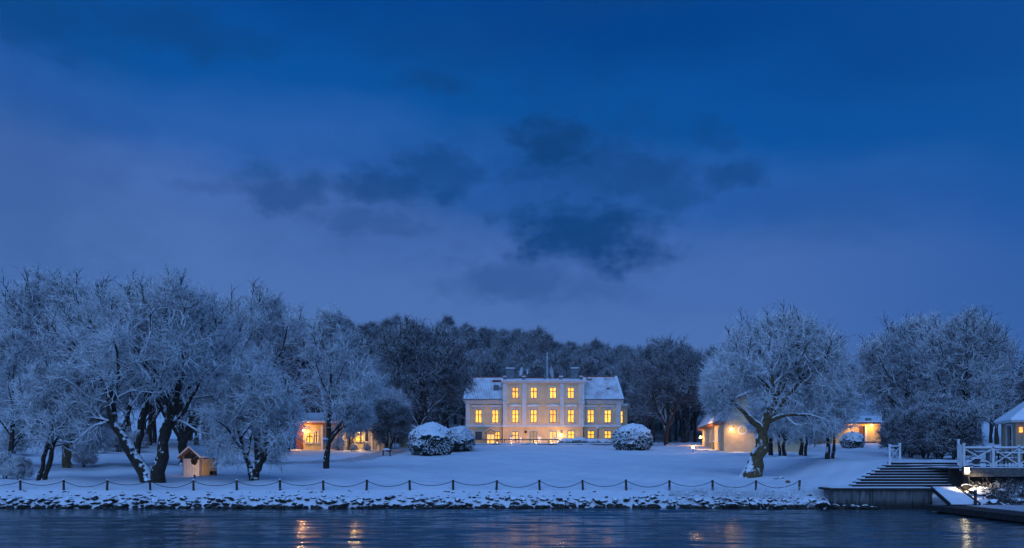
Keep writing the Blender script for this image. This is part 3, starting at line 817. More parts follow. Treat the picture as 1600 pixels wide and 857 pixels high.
def window(parent, x0, x1, z0, z1, y, lit, cols=2, rows=(0.62,), surround=.17, sill=True, fmat='frame', hood=None, ft=.095, trim='trim'):
    """frame with panes, sill, surround and hood; y = wall face"""
    if lit == 'paneY': lit = random.choice(('paneY', 'paneY', 'paneY2', 'paneY3'))
    yf = y+.10
    b = MB()
    b.box(x0, x0+ft, yf, yf+.06, z0, z1).box(x1-ft, x1, yf, yf+.06, z0, z1)
    b.box(x0+ft, x1-ft, yf, yf+.06, z0, z0+ft).box(x0+ft, x1-ft, yf, yf+.06, z1-ft, z1)
    xs_ = [x0+ft+(x1-x0-2*ft)*i/cols for i in range(cols+1)]
    zs_ = [z0+ft]+[z0+(z1-z0)*r_ for r_ in rows]+[z1-ft]
    for v in xs_[1:-1]: b.box(v-.06, v+.06, yf-.012, yf+.05, z0+ft, z1-ft)
    for v in zs_[1:-1]: b.box(x0+ft, x1-ft, yf-.006, yf+.045, v-.045, v+.045)
    w = b.build('window', MT[fmat], parent)
    for i in range(cols):
        for j in range(len(zs_)-1):
            m = MB().box(xs_[i]-.005, xs_[i+1]+.005, 0, .01, zs_[j]-.005, zs_[j+1]+.005)
            cx, cz = (xs_[i]+xs_[i+1])/2, (zs_[j]+zs_[j+1])/2
            m.v = [(p[0]-cx, p[1], p[2]-cz) for p in m.v]
            m.build('pane', MT[lit], w, (cx, yf+.03, cz))
    if surround:
        s = surround; m = MB()
        m.box(x0-s, x0, y-.05, y+.03, z0, z1+s).box(x1, x1+s, y-.05, y+.03, z0, z1+s).box(x0, x1, y-.05, y+.03, z1, z1+s)
        m.build('surround', MT[trim], w)
    if sill: MB().box(x0-surround-.06, x1+surround+.06, y-.16, y+.1, z0-.10, z0).build('sill', MT[trim], w)
    if hood:
        zc = z1+surround+.28; hw = (x1-x0)/2+.52; cx = (x0+x1)/2
        m = MB(); m.box(cx-hw, cx+hw, y-.26, y, zc, zc+.10).box(cx-hw+.1, cx+hw-.1, y-.16, y, zc-.12, zc)
        m.build('hood', MT[trim], w)
        m = MB()
        if hood == 'arch':
            m.prism([(cx-hw, zc+.10), (cx+hw, zc+.10), (cx+hw*.72, zc+.24), (cx, zc+.33), (cx-hw*.72, zc+.24)], 'y', y-.25, y-.003)
        else:
            m.prism([(cx-hw, zc+.10), (cx+hw, zc+.10), (cx+hw-.05, zc+.19), (cx-hw+.05, zc+.19)], 'y', y-.25, y-.003)
        m.build('snow_cap', MT['snow'], w)
    return w

def build_manor():
    D = 11.0
    cx0, cx1 = HX(785.4), HX(913.1); lx0 = HX(727.5); rx1 = HX(970.9)
    ctop, eave, strg = HZ(596), HZ(626), HZ(666.4)
    WY = 0.55                                  # wings set back
    ww = .54
    def W(px, py0, py1, hw=ww): c = HX(px); return (c-hw, c+hw, HZ(py1), HZ(py0))
    top = [W(p, 605.2, 622.9) for p in (805.2, 833.9, 864.0, 891.9)]
    mid = [W(p, 640.3, 660.9) for p in (805.2, 833.9, 864.0, 891.9)]
    g_c = [W(805.2, 674.2, 687), W(833.6, 674, 695, .60), W(864, 674.2, 695, .58), W(892.3, 673.2, 686)]
    m_l = [W(p, 640.3, 660.9) for p in (747.4, 773.7)]
    g_l = [W(747.6, 674.4, 687), W(777.0, 674.4, 687, .42)]
    m_r = [W(p, 640.3, 660.6) for p in (923.5, 950.3)]
    g_r = [W(p, 673.2, 685.4) for p in (923.8, 950.4)]
    wall_front(MB(), cx0, cx1, -1, ctop, 0, top+mid+g_c).build('wall', MT['render'], manor, fix=False)
    wall_front(MB(), lx0, cx0, -1, eave, WY, m_l+g_l).build('wall', MT['render'], manor, fix=False)
    wall_front(MB(), cx1, rx1, -1, eave, WY, m_r+g_r).build('wall', MT['render'], manor, fix=False)
    MB().box(cx0, cx1, .23, D, -1, ctop).build('wall_core', MT['render'], manor)
    b = MB(); b.quad((cx0,0,eave-.5),(cx0,0,ctop),(cx0,.3,ctop),(cx0,.3,eave-.5)); b.box(cx0, cx0+.02, .003, .6, -1, ctop); b.box(cx1-.02, cx1, .003, .6, -1, ctop)
    b.build('wall_return', MT['render'], manor)
    MB().box(lx0, cx0-.005, WY+.23, D-.6, -1, eave).build('wing_wall', MT['render'], manor)
    MB().box(cx1+.005, rx1, WY+.23, D-.6, -1, eave).build('wing_wall', MT['render'], manor)
    b = MB(); b.box(lx0, lx0+.3, WY+.003, WY+.3, -1, eave); b.build('wall_return', MT['render'], manor)
    b = MB(); b.box(rx1-.3, rx1, WY+.003, WY+.3, -1, eave); b.build('wall_return', MT['render'], manor)
    # windows
    for o in top: window(manor, *o, 0, 'paneY')
    for o in mid: window(manor, *o, 0, 'paneY', hood='arch')
    for o in m_l+m_r: window(manor, *o, WY, 'paneY', hood='flat')
    window(manor, *g_c[0], 0, 'paneW', rows=(.5,), surround=.1); window(manor, *g_c[3], 0, 'paneY', rows=(.5,), surround=.1)
    w = window(manor, *g_c[1], 0, 'paneD', rows=(.38,), surround=.12, sill=False, fmat='greydoor', ft=.11); w.name = 'glazed_door'
    w = window(manor, *g_c[2], 0, 'paneW', rows=(.42,), surround=.12, sill=False, fmat='greydoor', ft=.09); w.name = 'glazed_door'
    window(manor, *g_l[0], WY, 'darkglass', rows=(.5,), surround=.1); window(manor, *g_l[1], WY, 'paneY', rows=(.5,), surround=.08)
    for o in g_r: window(manor, *o, WY, 'paneY', rows=(.5,), surround=.1)
    # pilasters
    for a_, c_ in ((785.6, 792.4), (815.8, 822.8), (875.3, 881.7), (904.4, 912.9)):
        x0, x1 = HX(a_), HX(c_)
        MB().box(x0, x1, -.14, .04, strg+.15, ctop-.35).build('pilaster', MT['trim'], manor)
    MB().box(lx0, lx0+.62, WY-.10, WY+.04, strg+.15, eave-.45).build('pilaster', MT['trim'], manor)
    MB().box(rx1-.72, rx1, WY-.10, WY+.04, strg+.15, eave-.45).build('pilaster', MT['trim'], manor)
    for a_, c_ in ((786, 792), (905, 912.6)):
        MB().box(HX(a_)-.12, HX(c_)+.1, -.30, .02, HZ(631), HZ(627)).build('pilaster_cap', MT['trim'], manor)
    # raised rims of the wall panels
    for a_, c_, t_, bt in ((797, 815, 601.5, 664), (824, 874, 601.5, 664), (883.2, 903, 601.5, 664)):
        x0, x1, z1, z0 = HX(a_), HX(c_), HZ(t_), HZ(bt); m = MB(); t = .09
        m.box(x0, x1, -.035, .01, z1-t, z1).box(x0, x1, -.035, .01, z0, z0+t).box(x0, x0+t, -.035, .01, z0+t, z1-t).box(x1-t, x1, -.035, .01, z0+t, z1-t)
        m.build('wall_panel_rim', MT['render'], manor)
    # string courses and cornices
    for x0, x1, y in ((cx0-.05, cx1+.05, 0), (lx0-.06, cx0-.06, WY), (cx1+.06, rx1+.06, WY)):
        MB().box(x0, x1, y-.22, y+.03, strg-.12, strg+.12).build('string_course', MT['trim'], manor)
        MB().prism([(y-.21, strg+.12), (y-.02, strg+.26), (y-.02, strg+.12)], 'x', x0, x1).build('snow_cap', MT['snow'], manor)
    b = MB(); b.box(cx0-.12, cx1+.12, -.25, D+.2, ctop-.30, ctop-.08).box(cx0-.25, cx1+.25, -.42, D+.3, ctop-.08, ctop+.10)
    b.build('cornice', MT['trim'], manor)
    for x0, x1 in ((lx0-.35, cx0-.10), (cx1+.10, rx1+.35)):
        b = MB(); b.box(x0+.18, x1, WY-.22, WY+.2, eave-.46, eave-.12).box(x0, x1, WY-.45, WY+.2, eave-.12, eave+.12)
        b.build('cornice', MT['trim'], manor)
        MB().tube([(x0, WY-.52, eave+.14), (x1, WY-.52, eave+.14)], .09, 8).build('gutter', MT['zinc'], manor)
    # wing roofs: real pantile ribs, snow lying on them
    def roof(xa, xb, xta, xtb, ev, tp, y0, y1, name='roof'):
        n = int((xb-xa)/.27); V = []; Fc = []
        prof = []
        for i in range(n*4+1):
            u = i/(n*4); prof.append((u, .045*max(0, math.sin(2*math.pi*i/4.0+.6))))
        for u, h in prof:
            for j in range(7):
                t = j/6
                xa_, xb_ = xa+(xta-xa)*t, xb+(xtb-xb)*t
                V.append((xa_+(xb_-xa_)*u, y0+(y1-y0)*t-h*.7, ev+(tp-ev)*t+h*.7))
        m = len(prof)
        for i in range(m-1):
            for j in range(6): a_ = i*7+j; Fc.append((a_, a_+7, a_+8, a_+1))
        me = bpy.data.meshes.new(name); me.from_pydata(V, [], Fc); me.update()
        r_ = link(name, me, MT['tile'], manor)
        # back slope and hips
        b = MB(); yb = y1+(y1-y0)
        b.quad((xb,yb,ev),(xa,yb,ev),(xta,y1,tp),(xtb,y1,tp)).quad((xa,yb,ev),(xa,y0,ev),(xta,y1,tp),(xta,y1,tp)).quad((xb,y0,ev),(xb,yb,ev),(xtb,y1,tp),(xtb,y1,tp))
        b2 = MB(); b2.v = b.v; b2.f = [b.f[0], b.f[1][:3], b.f[2][:3]]
        b2.build('hip_slope', MT['snow'], r_)
        return r_
    top_l = HZ(586)
    r_ = roof(lx0-.32, cx0-.02, HX(732), cx0-.02, eave+.14, top_l, WY-.5, WY+3.6)
    MB().beam((HX(732), WY+3.6, top_l+.02), (cx0, WY+3.6, top_l+.02), .2, .14).build('ridge_tiles', MT['redtile'], r_)
    MB().beam((lx0-.25, WY-.42, eave+.22), (HX(732)+.05, WY+3.55, top_l+.1), .42, .12).build('verge_snow', MT['snow'], r_)
    m = MB().box(HX(775)-.4, HX(775)+.35, WY+1.1, WY+2.1, HZ(611), HZ(600)); m.build('roof_window', MT['zinc'], r_)
    m = MB().box(HX(776)-.7, HX(776)+.8, WY+2.6, WY+3.4, HZ(594), HZ(591.3)); m.build('ridge_vent', MT['redtile'], r_)
    MB().box(HX(775)-.6, HX(775)+.2, WY+2.5, WY+3.3, HZ(591.3), HZ(588)).build('snow_cap', MT['snow'], r_)
    r2 = roof(cx1+.02, rx1+.30, cx1+.02, HX(967.5), eave+.14, HZ(585), WY-.5, WY+3.6)
    MB().beam((cx1, WY+3.6, HZ(584.8)), (HX(967.5), WY+3.6, HZ(584.8)), .2, .16).build('ridge_tiles', MT['redtile'], r2)
    MB().beam((rx1+.25, WY-.42, eave+.22), (HX(967.5), WY+3.55, HZ(584)), .40, .12).build('verge_snow', MT['snow'], r2)
    MB().box(HX(920), HX(927.5), WY+2.9, WY+3.6, HZ(591), HZ(586)).build('ridge_vent', MT['redtile'], r2)
    MB().box(HX(921), HX(927), WY+2.7, WY+3.3, HZ(589.5), HZ(586.2)).build('roof_window', MT['dish'], r2)
    b = MB(); b.box(HX(951), HX(954), WY+1.3, WY+1.6, HZ(607.5), HZ(604.5)); b.build('roof_vent', MT['iron'], r2)
    b = MB(); b.tube([(HX(952), WY+.9, HZ(617)), (HX(952), WY+.9, HZ(613))], .25, 8); b.build('roof_vent', MT['redtile'], r2)
    # low roof of the central block behind a parapet
    b = MB()
    x0, x1 = cx0-.1, cx1+.1; z0, z1 = ctop+.12, HZ(586.2)
    b.add([(x0,-.3,z0),(x1,-.3,z0),(x1,D+.2,z0),(x0,D+.2,z0),(x0,D/2,z1),(x1,D/2,z1)], [(0,1,5,4),(2,3,4,5),(0,4,3),(1,2,5)])
    rc = b.build('roof', MT['tile'], manor)
    MB().beam((x0, D/2, z1+.04), (x1, D/2, z1+.04), .25, .18).build('ridge_tiles', MT['redtile'], rc)
    MB().box(cx0-.18, cx1+.18, -.36, -.02, ctop+.10, ctop+.20).build('parapet_snow', MT['snow'], manor)
    for a_, c_ in ((786.5, 791), (815.5, 821), (874, 879.5), (905.5, 910.5)):
        b = MB().box(HX(a_), HX(c_), -.2, .35, ctop+.10, HZ(589)); p_ = b.build('parapet_pier', MT['chimney'], manor)
        MB().box(HX(a_)-.04, HX(c_)+.04, -.24, .39, HZ(589), HZ(587.9)).build('snow_cap', MT['snow'], p_)
    # chimneys
    for a_, c_, t_ in ((790.3, 803.7, 573.5), (895, 906.5, 573.2)):
        ch = MB().box(HX(a_), HX(c_), 3.6, 4.7, HZ(592), HZ(t_)).build('chimney', MT['chimney'], manor)
        MB().box(HX(a_)-.08, HX(c_)+.08, 3.5, 4.8, HZ(t_), HZ(t_)+.12).build('chimney_cap', MT['zinc'], ch)
        MB().box(HX(a_)-.06, HX(c_)+.06, 3.52, 4.78, HZ(t_)+.12, HZ(t_)+.26).build('snow_cap', MT['snow'], ch)
        for q in (.2, .75): 
            if a_ > 850: MB().tube([(HX(a_)+q, 4, HZ(t_)+.2), (HX(a_)+q, 4, HZ(t_)+.55)], .06, 6).build('flue', MT['zinc'], ch)
    # antennas and dishes
    ms = MB().tube([(HX(855.8), 2.2, HZ(592)), (HX(855.8), 2.2, HZ(548))], .07, 6).build('antenna_mast', MT['dish'], manor)
    MB().tube([(HX(852.8), 2.2, HZ(557)), (HX(858.8), 2.2, HZ(557))], .04, 6).build('crossbar', MT['dish'], ms)
    MB().tube([(HX(855.8), 2.0, HZ(560)), (HX(855.8), 2.4, HZ(560))], .04, 6).build('crossbar', MT['dish'], ms)
    ms = MB().tube([(HX(824.2), 3.2, HZ(588)), (HX(824.2), 3.2, HZ(550.5))], .035, 6).build('antenna_mast', MT['zinc'], manor)
    MB().box(HX(823.6), HX(825.6), 3.1, 3.3, HZ(582), HZ(574.5)).build('antenna_box', MT['dish'], ms)
    for q in (552, 563.5): MB().tube([(HX(822.3), 3.2, HZ(q)), (HX(825), 3.2, HZ(q))], .05, 6).build('crossbar', MT['dish'], ms)
    def dish(cx, cz, r_, rz_, rx_, y):
        prof = [(.02, .0)]+[(r_*k/6, .16*r_*(k/6)**2*2) for k in range(1, 7)]
        b = MB().lathe(prof, 20); 
        mt = Matrix.Rotation(rz_, 4, 'Z') @ Matrix.Rotation(rx_, 4, 'X')
        b.v = [tuple(mt @ Vector(p)) for p in b.v]; b.smooth = True
        o = b.build('satellite_dish', MT['dish'], manor, (cx, y, cz), fix=False)
        MB().tube([(0, .1, -r_*1.2), (0, .1, 0)], .05, 6).build('dish_bracket', MT['zinc'], o)
    dish(HX(816.8), HZ(578.5), .72, R(-68), R(80), 2.4)
    dish(HX(860.6), HZ(580), .92, R(72), R(84), 2.3)
    MB().tube([(HX(869), 3, HZ(590)), (HX(869), 3, HZ(576)), (HX(870.5), 3, HZ(574.5)), (HX(871.6), 3, HZ(575.5))], .05, 6).build('vent_pipe', MT['iron'], manor)
    MB().prism([(HX(874), HZ(588)), (HX(881.5), HZ(588)), (HX(880), HZ(584.2)), (HX(877.8), HZ(582.6)), (HX(875.6), HZ(584.2))], 'y', 2.0, 3.0).build('roof_hatch', MT['chimney'], manor)
    MB().box(HX(850.5), HX(854), 2.6, 3.3, HZ(590), HZ(583)).build('roof_hatch', MT['chimney'], manor)
    # downpipes
    for px in (785.0, 911.6):
        yq = WY-.12 if px < 800 else -.08
        MB().tube([(HX(px), yq, HZ(625)), (HX(px), yq, HZ(694))], .065, 8).build('downpipe', MT['iron'], manor)
    # plinth
    MB().box(lx0-.05, rx1+.05, -.02+.0, .5, -1.0, .22).build('plinth', MT['chimney'], manor)
    # side bay with flat roof and railing
    bx0, bx1 = rx1, HX(983.6)
    o = (HX(971.2), HX(976.6), HZ(660.9), HZ(641))
    wall_front(MB(), bx0, bx1, -1, HZ(634), 2.2, [o]).build('bay_wall', MT['render'], manor, fix=False)
    MB().box(bx0+.003, bx1, 2.43, 7, -1, HZ(634)).build('bay_wall', MT['render'], manor)
    MB().box(bx1-.02, bx1+.01, 2.2, 2.5, -1, HZ(634)).build('bay_wall', MT['render'], manor)
    window(manor, *o, 2.2, 'paneY', surround=0, sill=False, cols=1)
    MB().box(bx0+.05, bx1+.25, 1.9, 7.2, HZ(634), HZ(631.6)).build('bay_cornice', MT['trim'], manor)
    br = MB().box(bx0+.05, bx1+.2, 1.95, 7.1, HZ(631.6), HZ(629.8)).build('bay_roof', MT['snow'], manor)
    b = MB()
    for q in range(5): b.box(bx0+.1+q*.36, bx0+.16+q*.36, 2.1, 2.16, HZ(629.8), HZ(622))
    b.box(bx0+.1, bx1+.15, 2.09, 2.17, HZ(622.6), HZ(621.6)); b.build('balcony_rail', MT['zinc'], manor)
    # wall lamp and notice box
    wl_ = MB().tube([(HX(821.3), -.22, HZ(675.3)), (HX(821.3), .02, HZ(675.3))], .2, 12).build('wall_clock', MT['iron'], manor)
    MB().box(HX(875.2), HX(879), -.15, .02, HZ(677.5), HZ(673)).build('vent_grille', MT['chimney'], manor)
    lm = MB().box(HX(875), HX(877.2), -.34, .02, HZ(681.6), HZ(679)).build('wall_lamp', MT['bulb'], manor)
    point(lm, (HX(876), -1.1, HZ(681)), 85)
build_manor()

# entrance porch: small glazed kiosk with gable roof
pp = thing('entrance_porch', 'small glazed porch with pointed roof at the left wing of the manor', 'porch', (HX(767), HY-.6, HB))
b = MB(); w_ = .62
for sx in (-1, 1):
    for sy in (-1, .75): b.box(sx*w_-.07, sx*w_+.07, sy*w_-.07, sy*w_+.07, -.3, 1.75)
b.box(-w_, w_, -w_-.04, -w_+.04, .72, .86).box(-w_, w_, -w_-.04, -w_+.04, 1.62, 1.75); b.build('frame', MT['greydoor'], pp)
for x0, x1 in ((-w_+.09, -.04), (.04, w_-.09)):
    MB().box(x0, x1, -w_+.0, -w_+.02, .88, 1.6).build('pane', MT['paneW'], pp); MB().box(x0, x1, -w_, -w_+.02, -.2, .7).build('pane', MT['paneY'], pp)
b = MB()
for s in (-1, 1): b.beam((0, -w_-.2, 2.42), (s*.88, -w_-.2, 1.78), .1, .1); b.quad((0,-w_-.25,2.5),(s*.98,-w_-.25,1.76),(s*.98,w_,1.76),(0,w_,2.5))
b.build('roof', MT['iron'], pp)
MB().prism([(0, 2.53), (.55, 2.12), (.55, 2.20), (0, 2.64), (-.55, 2.20), (-.55, 2.12)], 'y', -w_-.2, w_).build('snow_cap', MT['snow'], pp)

# terrace: kerb wall, railing, chairs, lanterns
TY = 121.2; TZ = gzf(0, TY)
tr = thing('terrace_railing', 'low dark railing along the terrace before the manor', 'railing', (0, TY, TZ))
def hx(px, Y): return (px-800)*Y/F_PX
b = MB().box(hx(737, TY), hx(958, TY), -.15, .15, -.4, ZP(694.0, TY)-TZ); b.build('kerb', MT['chimney'], tr)
MB().box(hx(737, TY), hx(958, TY), -.17, .17, ZP(694.0, TY)-TZ, ZP(692.8, TY)-TZ).build('snow_cap', MT['snow'], tr)
for i, px in enumerate(range(742, 880, 23)):
    MB().box(hx(px, TY)-.05, hx(px, TY)+.05, -.05, .05, 0, ZP(688, TY)-TZ).build('post', MT['greywood'], tr)
MB().box(hx(740, TY), hx(874, TY), -.07, .07, ZP(688, TY)-TZ, ZP(686.6, TY)-TZ).build('rail', MT['greywood'], tr)

def chair(px, Y, rz, label):
    x = hx(px, Y); o = thing('garden_chair', label, 'chair', (x, Y, gzf(x, Y)-.02), rz, 'garden chairs on the terrace')
    for sx in (-.24, .24):
        MB().beam((sx, -.24, 0), (sx, -.22, .5), .06, .06).build('leg', MT['whitewood'], o)
        MB().beam((sx, .24, 0), (sx, .34, 1.1), .06, .06).build('leg', MT['whitewood'], o)
        MB().box(sx-.05, sx+.05, -.28, .28, .66, .71).build('armrest', MT['whitewood'], o)
    MB().box(-.27, .27, -.27, .25, .46, .51).build('seat', MT['whitewood'], o)
    b = MB()
    b.add([(-.24,.24,.52),(.24,.24,.52),(.24,.35,1.15),(-.24,.35,1.15),(-.24,.28,.52),(.24,.28,.52),(.24,.39,1.15),(-.24,.39,1.15)], [(0,1,2,3),(7,6,5,4),(0,3,7,4),(1,5,6,2),(3,2,6,7),(0,4,5,1)])
    b.build('backrest', MT['whitewood'], o)
for px, rz, lb in ((801, .5, 'white garden chair left of the small terrace table'), (811, -2.2, 'white garden chair right of the small terrace table'), (841, -.6, 'white garden chair beside the grey glazed door'), (869, .4, 'white garden chair under the lit wall lamp')):
    chair(px, 125.6, rz, lb)
x = hx(806, 125.4)
tb = thing('garden_table', 'small round garden table between white terrace chairs', 'table', (x, 125.4, gzf(x, 125.4)))
MB().lathe([(.01, .72), (.42, .72), (.42, .76), (.01, .76)], 14).build('top', MT['whitewood'], tb); MB().tube([(0,0,0),(0,0,.72)], .04, 6).build('leg', MT['iron'], tb)
def lantern(px, Y, w, label):
    x = hx(px, Y); o = thing('terrace_lantern', label, 'lantern', (x, Y, gzf(x, Y)), 0, 'lanterns on the terrace')
    MB().box(-.12, .12, -.12, .12, 0, .08).build('base', MT['iron'], o)
    b = MB()
    for sx in (-.1, .1):
        for sy in (-.1, .1): b.box(sx-.012, sx+.012, sy-.012, sy+.012, .08, .38)
    b.build('frame', MT['iron'], o)
    MB().lathe([(.15, .38), (.02, .52), (.01, .56)], 8).build('lid', MT['iron'], o)
    MB().lathe([(.005, .1), (.05, .12), (.05, .28), (.005, .33)], 10).build('flame', MT['flame'], o)
    point(o, (0, -.5, .55), w, (1, .5, .17), .1)
lantern(799, 123.6, 250, 'lit lantern on the terrace behind the small garden table')
lantern(838, 123.6, 290, 'lit lantern on the terrace by the grey glazed door')
lantern(862, 123.6, 250, 'lit lantern on the terrace by the pale glazed door')
lantern(777, 123.6, 150, 'lit lantern on the terrace beside the glazed porch')
# folded parasol
x = hx(934, 125.5)
ps = thing('folded_parasol', 'folded parasol standing before the right wing of the manor', 'parasol', (x, 125.5, gzf(x, 125.5)))
MB().tube([(0,0,0),(0,0,2.5)], .03, 6).build('pole', MT['greywood'], ps)
b = MB(); b.smooth = True; b.lathe([(.02, 2.62), (.2, 2.3), (.17, 1.6), (.22, 1.0), (.03, .95)], 9).build('canopy', MT['beige'], ps)
MB().lathe([(.02, 2.72), (.16, 2.52), (.24, 2.35), (.2, 2.3)], 9).build('snow_cap', MT['snow'], ps)
# snowy beds before the right wing
for i, (px, s) in enumerate(((885, .55), (905, .6), (925, .55), (945, .5))):
    x = hx(px, 122.6)
    round_bush('low_shrub', ('low snow covered shrub under the lit ground window right of the wall lamp', 'low snow covered shrub at the foot of the downpipe', 'low snow covered shrub left of the folded parasol', 'low snow covered shrub right of the folded parasol')[i], (x, 122.6, gzf(x, 122.6)-.15), s*2.3, s*1.4, s*1.8, 20+i)

# ================================================================ veranda cottage on the left
CY = 95.0; CK = CY/F_PX
def cx_(px): return (px-531)*CK
c0 = at(531, CY); CZ0 = ZP(705, CY)
def cz_(py): return (705-py)*CK
cot = thing('veranda_cottage', 'low cottage with glowing glazed verandas under snowy trees', 'house', (c0[0], CY, CZ0))
H = cz_(664)
L0, L1 = cx_(462), cx_(600)
ops = [(cx_(479), cx_(488.5), cz_(692), cz_(676)), (cx_(491), cx_(497.5), cz_(692), cz_(675)), (cx_(546), cx_(563), cz_(690), cz_(671)), (cx_(564), cx_(568), cz_(690), cz_(671)), (cx_(570.5), cx_(576), cz_(690), cz_(671))]
wall_front(MB(), cx_(474), cx_(503), -1, H, 0, ops[:2]).build('wall', MT['yellowwall'], cot, fix=False)
wall_front(MB(), cx_(536), L1, -1, H, 0, ops[2:]).build('wall', MT['creamwall'], cot, fix=False)
MB().box(L0, cx_(474), .1, 7, -1, H).build('red_wall', MT['redwall'], cot)
nb_ = 9
for i in range(nb_):
    x0 = cx_(503)+(cx_(536)-cx_(503))*i/nb_; x1 = cx_(503)+(cx_(536)-cx_(503))*(i+1)/nb_
    MB().box(x0+.01, x1-.01, .02+.012*(i % 2), .2, -1, H).build('wall_board', MT['beige'], cot)
MB().box(L0+.003, L1-.003, .23, 7, -1, H-.002).build('wall_core', MT['creamwall'], cot)
for o, lit in zip(ops, ('paneY', 'paneW', 'paneY', 'paneW', 'darkglass')): window(cot, *o, 0, lit, rows=(.62,), surround=.07, cols=2 if o[1]-o[0] > .4 else 1, fmat='frame', ft=.05, trim='whitewood')
# arched glazing bar in the big window
b = MB(); a0, a1, z0, z1 = ops[0]; cxm = (a0+a1)/2; rw = (a1-a0)/2-.08
b.tube([(cxm+rw*math.cos(q*math.pi/10), .06, z0+.55+rw*math.sin(q*math.pi/10)) for q in range(11)], .03, 5); b.build('arched_bar', MT['frame'], cot)
for px in (503.5, 536.5, 581, 591.5):
    MB().box(cx_(px)-.09, cx_(px)+.09, -.12, .04, -1, H).build('corner_post', MT['whitewood'], cot)
b = MB(); b.box(L0-.3, L1+.3, -.55, 7.4, H, H+.22); b.build('eave_board', MT['orange'], cot)
MB().prism([(-.7, H+.22), (7.5, H+.22), (7.5, H+.35), (3.4, H+1.55), (-.7, H+.42)], 'x', L0-.45, L1+.45).build('roof_snow', MT['snow'], cot)
# low panels and shrubs are separate; lamps
lm = MB().lathe([(.02, .0), (.13, .03), (.15, .16), (.02, .24)], 10, (cx_(475.3), -.3, cz_(674))).build('wall_lamp', MT['bulb'], cot)
point(lm, (cx_(475.5), -1.0, cz_(674.5)), 210, (1, .52, .16))
lm = MB().lathe([(.02, .0), (.1, .03), (.1, .16), (.02, .2)], 10, (cx_(557), -.25, cz_(669))).build('wall_lamp', MT['bulb'], cot)
point(lm, (cx_(557), -1.2, cz_(675)), 210, (1, .58, .2))
lm = MB().lathe([(.02, .0), (.1, .03), (.1, .16), (.02, .2)], 10, (cx_(587), -.25, cz_(672))).build('wall_lamp', MT['bulb'], cot)
point(lm, (cx_(587), -1.0, cz_(675)), 14, (1, .58, .2))
# bench-like snowy pergola shrub at the wall
for i, (px, s) in enumerate(((529, .6), (553, .32), (573, .34))):
    p = at(px, 93.2)
    plant_tree(mShrub, ('arching snow laden rose bush against the board wall of the cottage', 'low snowy shrub below the glowing veranda window', 'small snowy shrub below the narrow veranda window')[i], (p[0], p[1], CZ0-.05), rz=i, sc=s*.75, cat='shrub', name='frosted_shrub')

# gabled shed behind the dome bush
SY = 106.0
sx_ = PX(637, SY)
sh = thing('gabled_shed', 'cream gabled shed roofed with snow between the cottage and the dome bush', 'shed', (sx_, SY, ZP(698, SY)))
k = SY/F_PX
MB().prism([(-13*k, -1), (13*k, -1), (13*k, 28*k), (-3*k, 35*k), (-13*k, 30*k)], 'y', 0, 5).build('wall', MT['creamwall'], sh)
MB().prism([(-16*k, 28.5*k), (-3*k, 35.5*k), (16*k, 27*k), (16*k, 29.5*k), (-3*k, 38.5*k), (-16*k, 31*k)], 'y', -.5, 5.3).build('roof_snow', MT['snow'], sh)
# bird table on the lawn
p = at(604, 84)
bt = thing('bird_table', 'small snow topped bird table on the lawn near the veranda cottage', 'bird table', p)
for sx in (-.32, .32):
    for sy in (-.14, .14): MB().beam((sx*1.15, sy, -.05), (sx, sy*.6, .55), .07, .07).build('leg', MT['postwood'], bt)
MB().box(-.42, .42, -.2, .2, .55, .6).build('top', MT['postwood'], bt)
b = MB(); b.smooth = True; b.lathe([(.01, .80), (.2, .78), (.36, .70), (.40, .6)], 14); b.build('snow_cap', MT['snow'], bt)
# birdhouse on the slender tree
p = at(508, 59.4)
bh = thing('birdhouse', 'small grey birdhouse with snowy roof on the slender trunk', 'birdhouse', (p[0]-.05, 59.7, ZP(693, 59.7)), -.3)
MB().box(-.13, .13, -.12, .12, 0, .30).build('box', MT['greydoor'], bh)
MB().prism([(-.2, .27), (.2, .27), (0, .43)], 'y', -.17, .15).build('roof', MT['snow'], bh)
MB().tube([(0, -.125, .19), (0, -.10, .19)], .035, 8).build('entrance_hole', MT['iron'], bh)

# ================================================================ mansard cottage on the right
A = Vector((PX(1131, 90), 90)); Bf = Vector((PX(1097, 112), 112)); dv = (Bf-A); LEN = dv.length; dv.normalize()
rz = math.atan2(dv.y, dv.x)          # local +x runs along the long wall, away from the viewer; gable extends to local -y
MZ = ZP(700, 90)
mc = thing('mansard_cottage', 'cream cottage with snowy mansard roof lit by a wall lamp', 'house', (A.x, A.y, MZ), rz)
EH = 2.65; GW_ = 8.4
def ml(s): return s
opsl = [(3.5, 4.6, .9, 2.2), (7.5, 8.6, .9, 2.2), (12.0, 13.2, .9, 2.2), (16.5, 17.6, .9, 2.2)]
# long wall faces local +y: build in a flipped frame
b = wall_front(MB(), -LEN, 0, -1, EH, 0, [(-o[1], -o[0], o[2], o[3]) for o in opsl]); b.v = [(-p[0], -p[1], p[2]) for p in b.v]
b.build('wall', MT['creamwall'], mc, fix=False)
MB().box(.003, LEN, -GW_+.01, -.23, -1, EH).build('wall_core', MT['creamwall'], mc)
MB().prism([(-GW_, -1), (0, -1), (0, EH), (-1.3, 5.2), (-GW_/2, 6.3), (-GW_+1.3, 5.2), (-GW_, EH)], 'x', -.02, .02).build('gable_wall', MT['creamwall'], mc)
piv = link('long_wall_windows', None, parent=mc); piv.rotation_euler = (0, 0, math.pi)
for o in opsl:
    w = window(piv, -o[1], -o[0], o[2], o[3], 0, 'paneD', rows=(.6,), surround=.1, trim='whitewood', fmat='whitewood')
